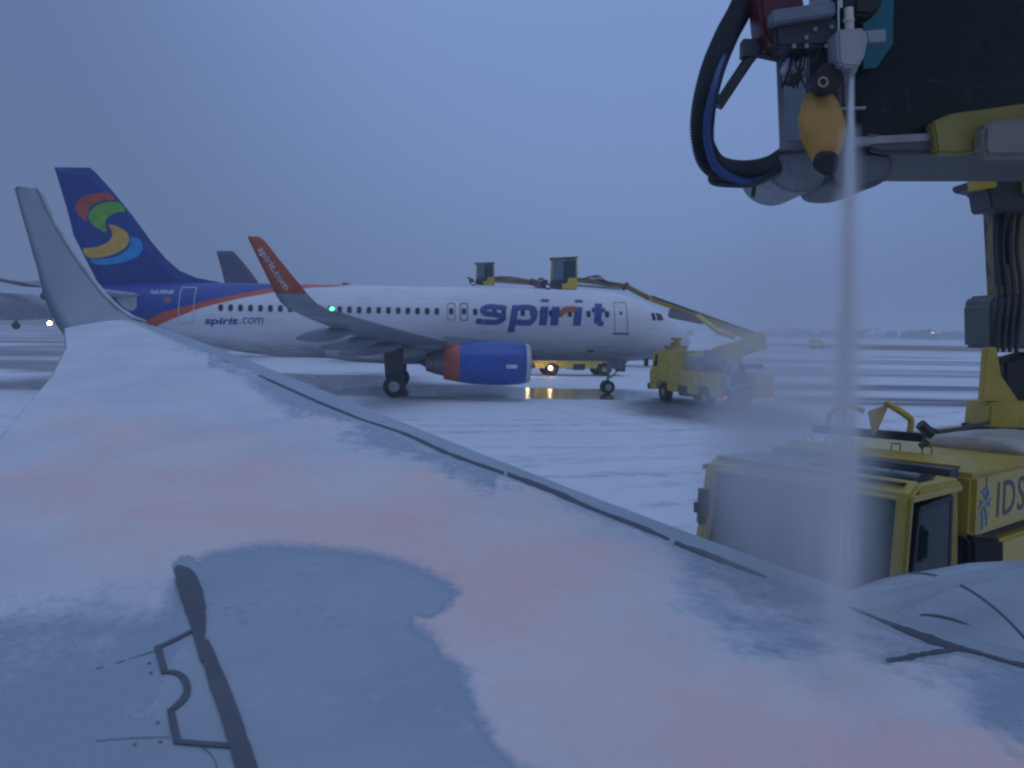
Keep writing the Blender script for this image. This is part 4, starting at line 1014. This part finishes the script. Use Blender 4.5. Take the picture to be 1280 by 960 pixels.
EMB = mat('emblem_blue', (.08, .22, .42), .5)
b = MB(); ex, ez = 1.64, 2.10
for k in range(6):
    a = math.radians(90+60*k+15); 
    for r0, r1, da in ((.03, .13, .0), (.08, .14, .5)):
        p0 = TL(ex+math.cos(a)*r0, 1.085, ez+math.sin(a)*r0*1.2); p1 = TL(ex+math.cos(a+da)*r1, 1.085, ez+math.sin(a+da)*r1*1.2); b.beam(p0, p1, .006, .022)
b.box(TL(ex+.02, 1.085, ez+.2), (.012, .006, .14)); b.box(TL(ex-.04, 1.085, ez-.2), (.02, .006, .10)); b.box(TL(ex+.06, 1.085, ez-.18), (.02, .006, .10))
b.build('company_emblem', EMB, tank, True)
for x in (.55, 5.4):
    for sg in (-1, 1): wheel(None, tuple(TL(x, sg*.92, .5)), (0, 1, 0), .5, .34, ta)
# snow-dusted canopy + hose on tank top
b = MB()
rg = []
for t in (3.2, 3.25, 4.5, 4.55):
    k = .85 if t in (3.2, 4.55) else 1
    rg.append([TL(t, .6*k*math.cos(a)+.3, 2.39+.17*k*math.sin(a)**.6 if math.sin(a) > 1e-6 else 2.40) for a in [PI*j/12 for j in range(13)]])
b.loft(rg).build('reel_cover', TAN, ta, True, smooth=True)
# turntable and mast
MT = Vector((6.72, 11.6, 0))
b = MB(); b.slab([(1234, 538), (1238, 505), (1258, 502), (1460, 512), (1460, 540)], 11.0, .6); tt = b.build('turntable', YEL2, ta, bev=.03)
b = MB(); b.slab([(1230, 550), (1229, 534), (1460, 540), (1460, 556)], 10.96, .55); b.build('turntable_skirt', BLK, tt, bev=.01)
for yb_ in (11.1, 12.0): MB().slab([(1228, 502), (1233, 434), (1246, 434), (1252, 470), (1275, 503)], yb_, .12).build('boom_bracket', YEL2, tt, bev=.01)
b = MB(); b.slab([(1258, 508), (1256, 452), (1300, 440), (1300, 510)], 11.4, .5); b.build('slew_motor', BLK, tt, bev=.03)
b = MB(); b.slab([(1239, 436), (1238, 380), (1245, 368), (1330, 368), (1330, 436)], 11.3, .7); mast = b.build('boom_base', mat('olive_grey', (.10, .10, .085), .5, dirt=(.08, .08, .08), dirtcov=.45), ta, bev=.04)
b = MB(); b.slab([(1256, 372), (1250, 250), (1330, 240), (1340, 372)], 11.45, .45); b.build('lower_boom', mat('ochre_boom', (.24, .18, .06), .5, dirt=(.05, .05, .05), dirtcov=.5), mast, bev=.03)
b = MB(); b.tube([P(1250, 358, 11.4), P(1247, 262, 11.4)], .07, 10); b.tube([P(1262, 330, 11.4), P(1258, 248, 11.3)], .05, 10); b.build('boom_ram', DRK, mast)
b = MB(); b.slab([(1240, 262), (1236, 238), (1216, 234), (1214, 226), (1330, 218), (1330, 262)], 10.9, .5); b.build('boom_head', DRK, mast, bev=.02)
b = MB(); b.slab([(1216, 238), (1214, 226), (1246, 226), (1246, 234)], 10.85, .1); b.build('warning_strip', YEL2, mast)
for k in range(4):
    b = MB(); b.tube(cat([P(1248+9*k, 262, 11.3), P(1244+9*k, 310, 11.25), P(1250+9*k, 370, 11.3), P(1246+8*k, 440, 11.2)], 4, False), .03, 6); b.build('hose', HOSE, mast)
b = MB(); b.beam(P(1300, 226, 10.9), P(1420, 190, 6.4), .4, .35, .35, .3); ubA = b.build('upper_boom', YEL2, ta, bev=.03)

# ---- operator cab overhead
CY = 5.0
cab = MB()
# frame of posts
POSTS = []
def post(x0, y0, x1, y1, Y, w_=.05): POSTS.append((P(x0, y0, Y), P(x1, y1, Y), w_))
post(973, 60, 978, 185, CY, .028); post(973+40, 60, 1010, 185, CY+1.1, .04)
post(1400, -260, 1400, 190, CY, .08); post(1400, -260, 1400, 190, CY+.9, .08)
cab.beam(P(975, 183, CY), P(1400, 160, CY), .05, .05); 
oc = cab.build('operator_cab', GRY, ta, bev=.008)
for a_, b2_, w_ in POSTS: MB().beam(a_, b2_, w_, w_).build('cab_post', GRY, oc, bev=.006)
# roof out of frame, floor
b = MB(); b.slab([(966, -250), (1410, -250), (1410, -230), (966, -230)], CY-.05, 1.4); b.build('cab_roof', YEL2, oc)
b = MB(); b.slab([(1082, 165), (1120, 170), (1180, 172), (1410, 168), (1410, 192), (1104, 192), (1086, 188)], CY-.02, .95); b.build('cab_floor', mat('dark_floor_grey', (.085, .09, .10), .5, dirt=(.2, .2, .22), dirtcov=.4), oc, bev=.02)
b = MB(); b.slab([(978, 180), (1100, 172), (1108, 188), (1100, 196), (990, 196)], CY+.1, .8); b.build('floor_pan', DRK, oc, bev=.02)
# glazing
b = MB(); b.slab([(976, 58), (1010, 58), (1010, 186), (980, 186)], CY+.02, .012); b.build('cab_window', GLS, oc)
b = MB(); b.slab([(1012, -230), (1400, -230), (1400, 178), (1012, 180)], CY+.04, .012); b.build('cab_window', glass('cab_front_glass', (.01, .03, .03), .55), oc)
b = MB(); b.slab([(1080, -40), (1118, -40), (1116, 55), (1096, 84), (1080, 86)], CY-.03, .02); b.build('quarter_light', glass('teal_lit_glass', (.03, .16, .20), .93), oc)  # pane colour carries the teal light reflected at the cab corner
b = MB(); b.slab([(1056, -230), (1360, -230), (1360, 222), (1040, 222), (1030, 150)], CY+.95, .03); b.build('rear_panel', mat('dark_green_panel', (.012, .03, .024), .5), oc)
b = MB(); b.slab([(1110, 100), (1180, 92), (1190, 176), (1120, 180)], CY+.45, .5); b.box(P(1150, 20, CY+.9), (.5, .14, .6)); b.build('operator_seat', BLK, oc, bev=.04)
b = MB()
for k in range(3): b.beam(P(1105+8*k, 160-26*k, CY+.3), P(1400, 78-34*k, CY+.3), .03, .04)
b.build('cab_brace', mat('dark_green_metal', (.03, .08, .04), .4), oc)
# yellow curved skirt + tan panel, right
yl_ = cat([(1166, 152), (1190, 142), (1225, 137), (1290, 128), (1410, 112)], 5, False)
poly = [(p.x, p.y) for p in yl_]+[(1410, 190), (1228, 188), (1196, 192), (1172, 190)]
b = MB(); b.slab(poly, CY-.08, .10); b.build('cab_skirt', mat('olive_yellow_paint', (.28, .23, .05), .5, dirt=(.12, .10, .07), dirtcov=.42), oc, bev=.012)
b = MB(); b.slab([(1230, 158), (1238, 150), (1410, 136), (1410, 196), (1236, 196), (1229, 188)], CY-.2, .12); b  .build('step_box', mat('dull_tan', (.26, .23, .19), .55, dirt=(.14, .13, .12), dirtcov=.42), oc, bev=.025)
# underside rounded shells
b = MB(); b.slab([(p.x, p.y) for p in cat([(958, 200), (995, 188), (1030, 192), (1034, 216), (1022, 234), (998, 241), (974, 234), (960, 218)], 5)], CY+.02, .55); b.build('underside_shell', mat('shell_grey', (.24, .25, .28), .45, dirt=(.16, .16, .18), dirtcov=.42, scale=6), oc, bev=.03)
b = MB(); b.slab([(p.x, p.y) for p in cat([(1036, 200), (1075, 188), (1112, 192), (1118, 212), (1104, 228), (1078, 237), (1048, 236), (1037, 224)], 5)], CY+.02, .55); b.build('underside_shell', mat('shell_grey_dark', (.11, .115, .13), .45, dirt=(.3, .3, .32), dirtcov=.35, scale=6), oc, bev=.03)
rnd = random.Random(5); DG = mat('dark_green_metal', (.03, .08, .04), .4); DB = mat('dark_blue_metal', (.03, .06, .09), .35)
for k in range(26):
    x_ = rnd.uniform(1092, 1275); y_ = rnd.uniform(-10, 175); dy = rnd.uniform(.12, .8); b = MB(); mm = rnd.choice([DG, DB, BLK, DRK, GRY if k % 5 == 0 else DRK])
    if k % 3 == 0: b.box(P(x_, y_, CY+dy), (rnd.uniform(.04, .14), rnd.uniform(.03, .1), rnd.uniform(.03, .12))); b.build('control_box', mm, oc, bev=.008)
    elif k % 3 == 1: b.tube(cat([P(x_, y_, CY+dy), P(x_+rnd.uniform(-20, 40), y_-rnd.uniform(20, 60), CY+dy), P(x_+rnd.uniform(0, 60), y_-rnd.uniform(30, 90), CY+dy+.1)], 5, False), rnd.uniform(.006, .014), 8); b.build('cab_hose', mm, oc)
    else: b.beam(P(x_, y_, CY+dy), P(x_+rnd.uniform(30, 90), y_-rnd.uniform(0, 30), CY+dy), .02, .025); b.build('cab_bar', mm, oc)
for k in range(14):
    x_ = rnd.uniform(972, 1046); y_ = rnd.uniform(34, 100); b = MB()
    if k % 2: b.lathe([(0, .001), (0, .011), (-.01, .012), (-.012, .002)], P(x_, min(y_, 58), CY-.285), (0, 1, 0), 8, True); b.build('bolt', GRY, oc)
    else: b.tube(cat([P(x_, 56, CY-.15), P(x_+rnd.uniform(-8, 8), 80, CY-.18), P(x_+rnd.uniform(-14, 14), 110, CY-.12)], 5, False), rnd.uniform(.004, .009), 6); b.build('thin_hose', rnd.choice([BLK, DRK, HOSE]), oc)
# boom wrist: the drive cover and the lamp assembly
hp = [(952, -40), (951, 20), (956, 42), (966, 54), (1000, 56), (1000, -40)]
b = MB(); b.slab([(p.x, p.y) for p in cat(hp, 4)], CY-.25, .22); hd = b.build('lamp_housing', REDM, oc, bev=.02)
b = MB(); b.slab([(965, 30), (965, 12), (1044, 0), (1046, 18)], CY-.34, .1); b.build('cross_bar', mat('bar_grey', (.20, .22, .26), .45), hd, bev=.01)
b = MB(); b.slab([(966, 30), (1046, 18), (1050, 52), (1036, 58), (970, 60)], CY-.28, .2); b.build('valve_block', DRK, oc, bev=.02)
for (x, y, w_, m_) in ((1000, 4, 10, BHOSE), (984, 66, 10, BHOSE), (1002, 66, 8, REDM), (990, 82, 14, LGR), (1004, 90, 12, TAN), (996, 96, 16, DRK)):
    b = MB(); b.slab([(x-w_/2, y-5), (x+w_/2, y-5), (x+w_/2, y+5), (x-w_/2, y+5)], CY-.16, .12); b.build('fitting', m_, oc, bev=.01)
# pivot arm and round sensor
b = MB(); b.beam(P(1020, 105, CY-.22), P(1034, 52, CY-.22), .07, .05); b.tube([P(1014, 86, CY-.25), P(1026, 62, CY-.25)], .014, 8); b.build('pivot_arm', BLK, oc, bev=.01)
b = MB(); b.lathe([(.0, .075), (-.06, .080), (-.10, .070), (-.105, .03), (-.10, .012)], P(1028, 103, CY-.25), (0, 1, 0), 32, True); cp = b.build('pivot_cap', BLK, oc, auto=True)
b = MB(); c = P(1028, 103, CY-.37); b.lathe([(0, .024), (-.012, .027), (-.012, .018), (0, .018)], c, (0, 1, 0), 20); b.build('cap_ring', mat('brass_ring', (.35, .33, .18), .35, .6), cp)
# amber floodlight pod
prof = [(1, 6), (6, 16), (18, 22), (36, 27), (56, 27), (72, 22), (86, 16), (96, 10), (99, 4)]
b = MB(); rings = []
for dy, hw in prof:
    c = P(1024+dy*.07, 112+dy, CY-.18); rings.append([c+Vector((hw*CY/F*math.cos(a), hw*.75*CY/F*math.sin(a), 0)) for a in [2*PI*k/28 for k in range(28)]])
b.loft(rings).build('amber_pod', ORG, oc, smooth=True)
b = MB(); b.lathe([(.02, .058), (-.05, .062), (-.06, .05), (-.055, .02)], P(1031, 203, CY-.27), (0, 1, .25), 24, True); b.build('pod_lens', BLK, oc, auto=True)
# nozzle
NZ0 = P(1065, 88, CY-.36)
b = MB(); b.slab([(1046, 36), (1083, 34), (1086, 50), (1080, 76), (1072, 84), (1054, 84), (1048, 78)], CY-.42, .16); nzl = b.build('spray_nozzle', mat('nozzle_grey', (.38, .36, .36), .4, .2), oc, bev=.015)
b = MB(); b.tube([P(1062, 38, CY-.36), P(1061, 10, CY-.36)], .022, 14); b.tube([P(1061, 27, CY-.36), P(1061, 24, CY-.36)], .028, 14); b.build('nozzle_valve', mat('cream_metal', (.62, .58, .46), .35), nzl)
b = MB(); b.tube([P(1048, 50, CY-.38), P(1048, -60, CY-.38)], .006, 8); b.tube([P(1051, 10, CY-.36), P(1051, -60, CY-.36)], .009, 8); b.build('feed_pipe', CHR, nzl)
b = MB(); b.slab([(1070, -40), (1104, -40), (1104, 10), (1090, 20), (1066, 18)], CY-.3, .16); b.build('nozzle_motor', BLK, nzl, bev=.02)
b = MB(); b.slab([(1082, 38), (1108, 36), (1108, 52), (1086, 54)], CY-.34, .05); b.build('nozzle_bracket', GRY, nzl, bev=.005)
b = MB(); b.tube([P(1066, 80, CY-.37), P(1065, 92, CY-.37)], [.035, .018], 14); b.build('nozzle_tip', GRY, nzl)
b = MB(); b.slab([(1050, 84), (1064, 84), (1066, 200), (1046, 204), (1052, 150)], CY-.1, .1); b.build('nozzle_hose_guard', mat('mauve_grey', (.2, .17, .18), .5), oc, bev=.02)
b = MB(); b.tube([P(1050, 136, CY-.2), P(1082, 135, CY-.2)], .008, 8); b.build('cross_rod', GRY, oc)
# hose loop, corrugated
hp = cat([(940, -60, .1), (930, 0, 0), (908, 45, -.1), (890, 90, -.2), (879, 140, -.25), (879, 180, -.25), (892, 206, -.2), (918, 215, -.1), (950, 213, .0), (980, 202, .12), (1004, 192, .2)], 22, False)
pts = [P(a.x, a.y, CY+a.z) for a in hp]
rad = [.060+.006*(1 if (i//1) % 2 else -1) for i in range(len(pts))]
b = MB(); b.tube(pts, rad, 16); b.build('corrugated_hose', HOSE, oc, smooth=False)
hp = cat([(905, 70, -.2), (894, 105, -.3), (884, 150, -.33), (886, 185, -.33), (898, 212, -.3), (925, 226, -.2), (950, 226, -.1), (972, 214, .0)], 8, False)
b = MB(); b.tube([P(a.x, a.y, CY+a.z) for a in hp], .022, 10); b.build('fluid_hose', BHOSE, oc, smooth=True)
hp = cat([(896, 205, -.25), (889, 226, -.25), (915, 231, -.2), (945, 229, -.15), (975, 212, 0)], 8, False)
b = MB(); b.tube([P(a.x, a.y, CY+a.z) for a in hp], .016, 10); b.build('fluid_hose', HOSE, oc, smooth=True)
b = MB(); b.tube([P(897, 133, CY-.1), P(935, 76, CY-.1), P(958, 48, CY-.1)], .03, 10); b.tube([P(932, 55, CY-.1), P(972, 62, CY-.1)], .022, 8); b.tube([P(935, 66, CY-.1), P(974, 74, CY-.1)], .018, 8); b.box(P(936, 62, CY-.1), (.08, .08, .09)); b.build('hose_strut', DRK, oc)
b = MB(); b.tube([P(943, 232, CY), P(941, 246, CY)], .012, 8); b.build('drain_tube', HOSE, oc)

# ================================================================== jet at the left edge behind the winglet
jl = empty('regional_jet', P(-60, 405, 90)*1.0, 0); jl.location.z = 0; jl.matrix_basis = Matrix.Translation(Vector((jl.location.x, 90, 0))); tag(jl, 'dim grey aircraft at the far left edge behind the upturned winglet', 'aircraft')
JG = mat('far_grey_paint', (.30, .32, .37), .5); Y9 = 90
rg = []
for px, py, r_ in ((-420, 384, 8), (-380, 384, 15), (-200, 383, 17), (0, 383, 17), (40, 384, 16), (62, 386, 13), (80, 389, 8), (90, 392, 2)):
    c = P(px, py, Y9); r2 = r_*Y9/F; rg.append([c+Vector((0, r2*math.cos(a), r2*math.sin(a))) for a in [2*PI*k/24 for k in range(24)]])
MB().loft(rg).build('fuselage', JG, jl, smooth=True)
b = MB(); b.loft([[P(px, py, Y)+Vector(o_) for o_ in ((-w_, 0, 0), (0, 0, t_), (w_, 0, 0), (0, 0, -t_))] for px, py, Y, w_, t_ in ((-60, 338, 97, 1.4, .12), (0, 350, 90, 1.1, .16), (30, 355.5, 87, .8, .22), (57, 357, 84, .5, .2))]); b.build('wing', mat('far_dark_paint', (.08, .08, .10), .5), jl, smooth=True)
b = MB(); b.lathe([(-.7, .25), (-.6, .38), (.3, .42), (.7, .3)], P(57, 370, 86), (.2, -1, 0), 20, True); b.build('engine', mat('far_dark_paint', (.08, .08, .10), .5), jl, smooth=True)
b = MB(); b.tube([P(20, 398, Y9), P(20, 409, Y9)], .12); b.tube([P(-200, 398, Y9), P(-200, 410, Y9)], .12); b.tube([P(20, 407, Y9-.3), P(20, 407, Y9+.3)], .4, 16); b.tube([P(-200, 408, Y9-.3), P(-200, 408, Y9+.3)], .4, 16); b.build('landing_gear', DRK, jl)
b = MB(); b.lathe([(-.1, .02), (-.08, .16), (.08, .16), (.1, .02)], P(62, 404, 80), (0, 1, 0), 16, True); tl = b.build('taxi_light', LAMP, jl)
b = MB(); b.tube([P(62, 404, 80.1), P(66, 392, 84)], .08); b.build('light_strut', DRK, jl)

# small far things
b = MB(); q = P(1093, 412, 700); ye = 700
sh_ = empty('shed', (q.x, 700, 0)); tag(sh_, 'tiny white roofed shed before the far tree line', 'shed')
b = MB(); b.box((q.x, 700, 2.2), (12, 8, 4.4)); b.build('wall', LGR, sh_)
b = MB(); b.prism([(q.x-6.6, 695.5, 4.45), (q.x+6.6, 695.5, 4.45), (q.x, 695.5, 7.2)], (0, 9, 0)); b.build('roof', WHT, sh_)
q = P(1166, 416, 600)
lm = empty('yard_lamp', (q.x, 600, 0)); tag(lm, 'tiny warm lamp burning in front of the far trees', 'lamp')
b = MB(); b.tube([(q.x, 600, 0), (q.x, 600, q.z-.3)], .15); b.build('pole', DRK, lm); b = MB(); b.box((q.x, 599.8, q.z), (1.6, .5, .5)); b.build('lamp_head', DIML, lm)
q = PZ(1023, 436.5, 0)
vh = empty('utility_truck', (q.x, q.y, 0)); tag(vh, 'tiny pale yellow vehicle far out on the snowy field, in the mist', 'vehicle')
b = MB(); b.prism([(q.x-1.6, q.y, .6), (q.x+1.6, q.y, .6), (q.x+1.6, q.y, 1.5), (q.x+.9, q.y, 1.7), (q.x+.5, q.y, 2.4), (q.x-1.5, q.y, 2.4)], (0, 2, 0)); b.build('body', YEL, vh, bev=.08)
for dx in (-1, 1):
    b = MB(); b.tube([(q.x+dx, q.y-.1, .45), (q.x+dx, q.y+2.1, .45)], .45, 16); b.build('wheel', BLK, vh)

# ================================================================== spray and haze
SP_END = onwing(1048, 880, 0)
ax = (SP_END-NZ0); Ln = ax.length; rotq = ax.to_track_quat('Z', 'Y')
sp = bpy.data.meshes.new('deicing_spray')
def hull(R0_, k, L0, L1, n=28, m=14, lump=0):
    vs = []; fs = []
    for i in range(m+1):
        z = L0+(L1-L0)*i/m; r_ = (R0_+k*z)
        for j in range(n): a = 2*PI*j/n; vs.append((r_*math.cos(a), r_*math.sin(a), z))
    for i in range(m):
        for j in range(n): fs.append((i*n+j, i*n+(j+1) % n, (i+1)*n+(j+1) % n, (i+1)*n+j))
    fs += [tuple(range(n-1, -1, -1)), tuple(m*n+j for j in range(n))]
    return vs, fs
vs, fs = hull(.016, .036, 0, Ln*1.04)
sp.from_pydata(vs, [], fs); sp.update()
so = bpy.data.objects.new('deicing_spray', sp); COL.objects.link(so); so.rotation_mode = 'QUATERNION'; so.rotation_quaternion = rotq; so.location = NZ0
tag(so, 'pale pink jet of deicing spray falling from the nozzle onto the wing', 'spray', kind='stuff')
def cone_vol(name, R0c, k, coef, pw, nsc, namp, aniso=0):
    m = bpy.data.materials.new(name); m.use_nodes = True; nt = m.node_tree; nt.nodes.clear(); o_ = nt.nodes.new('ShaderNodeOutputMaterial')
    pv = nt.nodes.new('ShaderNodeVolumePrincipled'); nt.links.new(pv.outputs[0], o_.inputs['Volume']); pv.inputs['Color'].default_value = (1, .985, .985, 1); pv.inputs['Anisotropy'].default_value = aniso
    v = coords(nt); x, y, z = xyz(nt, v); r_ = (x*x+y*y)**.5; Rr = z*k+R0c
    nn = nzx(nt, v, nsc, 5, (1, 1, .10), .6)
    fall = (r_/Rr+(nn-.5)*namp).ss(1.0, .1)
    dens = fall*z.ss(Ln*1.02, Ln*.72)*(X(nt, 1.0)/(Rr**pw))*coef*(nn*2.2-.25).mx(0)
    nt.links.new(dens.v, pv.inputs['Density']); return m
sp.materials.append(cone_vol('spray_volume', .016, .036, 2.6, .85, 26, .8))
hs = bpy.data.meshes.new('spray_fringe'); vs, fs = hull(.03, .09, .35, Ln*1.02); hs.from_pydata(vs, [], fs); hs.update()
ho = bpy.data.objects.new('spray_fringe', hs); COL.objects.link(ho); ho.parent = so; ho['kind'] = 'stuff'
hs.materials.append(cone_vol('fringe_volume', .03, .09, .75, .9, 7, 1.1))
# threads of fluid inside the jet
rnd = random.Random(11); b = MB()
for k in range(420):
    z0 = rnd.uniform(.0, 1)**1.0*Ln*.80; L_ = rnd.uniform(.04, .22); a = rnd.uniform(0, 2*PI); q = abs(rnd.gauss(0, .40)); q = min(q, 1.5)
    w_ = rnd.uniform(.0008, .0022)*(1-.4*q/1.5)
    def pp_(z): rr = q*(.016+.036*z)*.8; return (rr*math.cos(a), rr*math.sin(a), z)
    b.tube([pp_(z0), pp_(z0+L_*.3), pp_(z0+L_)], [w_*.3, w_, w_*.2], 5)
dm = mat('spray_droplets', (.86, .84, .86), .25, var=.03)
dmesh = b.build('fluid_threads', dm, so, True); dmesh['kind'] = 'stuff'
# broad mist drifting left of the jet
ms = bpy.data.meshes.new('spray_mist'); bm = bmesh.new(); bmesh.ops.create_icosphere(bm, subdivisions=4, radius=1); bm.to_mesh(ms); bm.free()
mo = bpy.data.objects.new('spray_mist', ms); COL.objects.link(mo)
mo.location = P(972, 580, 4.9); mo.scale = (.62, 1.0, 1.6); mo.rotation_euler = (0, math.radians(-4), 0)
tag(mo, 'faint drifting mist around the falling deicing spray', 'mist', kind='stuff')
m = bpy.data.materials.new('mist_volume'); m.use_nodes = True; nt = m.node_tree; nt.nodes.clear(); o_ = nt.nodes.new('ShaderNodeOutputMaterial')
pv = nt.nodes.new('ShaderNodeVolumePrincipled'); nt.links.new(pv.outputs[0], o_.inputs['Volume']); pv.inputs['Color'].default_value = (.99, .98, .99, 1)
v = coords(nt); x, y, z = xyz(nt, v); xo = x
r_ = (x*x+y*y+z*z)**.5; nn = nzx(nt, v, 1.3, 4)
dens = (r_+(nn-.5)*.7).ss(.98, -.15)*x.ss(.82, .62)*2.6
nt.links.new(dens.v, pv.inputs['Density']); ms.materials.append(m)
# haze
b = MB(); b.box((100, 700, 14.5), (2400, 1800, 31)); hz = b.build('haze', bpy.data.materials.new('haze_volume')); tag(hz, kind='stuff'); hz['label'] = 'thin blue grey snow haze over the apron'; hz['category'] = 'haze'
m = hz.data.materials[0]; m.use_nodes = True; nt = m.node_tree; nt.nodes.clear(); o_ = nt.nodes.new('ShaderNodeOutputMaterial'); pv = nt.nodes.new('ShaderNodeVolumePrincipled')
pv.inputs['Color'].default_value = (.88, .90, .94, 1); pv.inputs['Density'].default_value = .0014; nt.links.new(pv.outputs[0], o_.inputs['Volume'])
hz.location = (0, 0, 0)
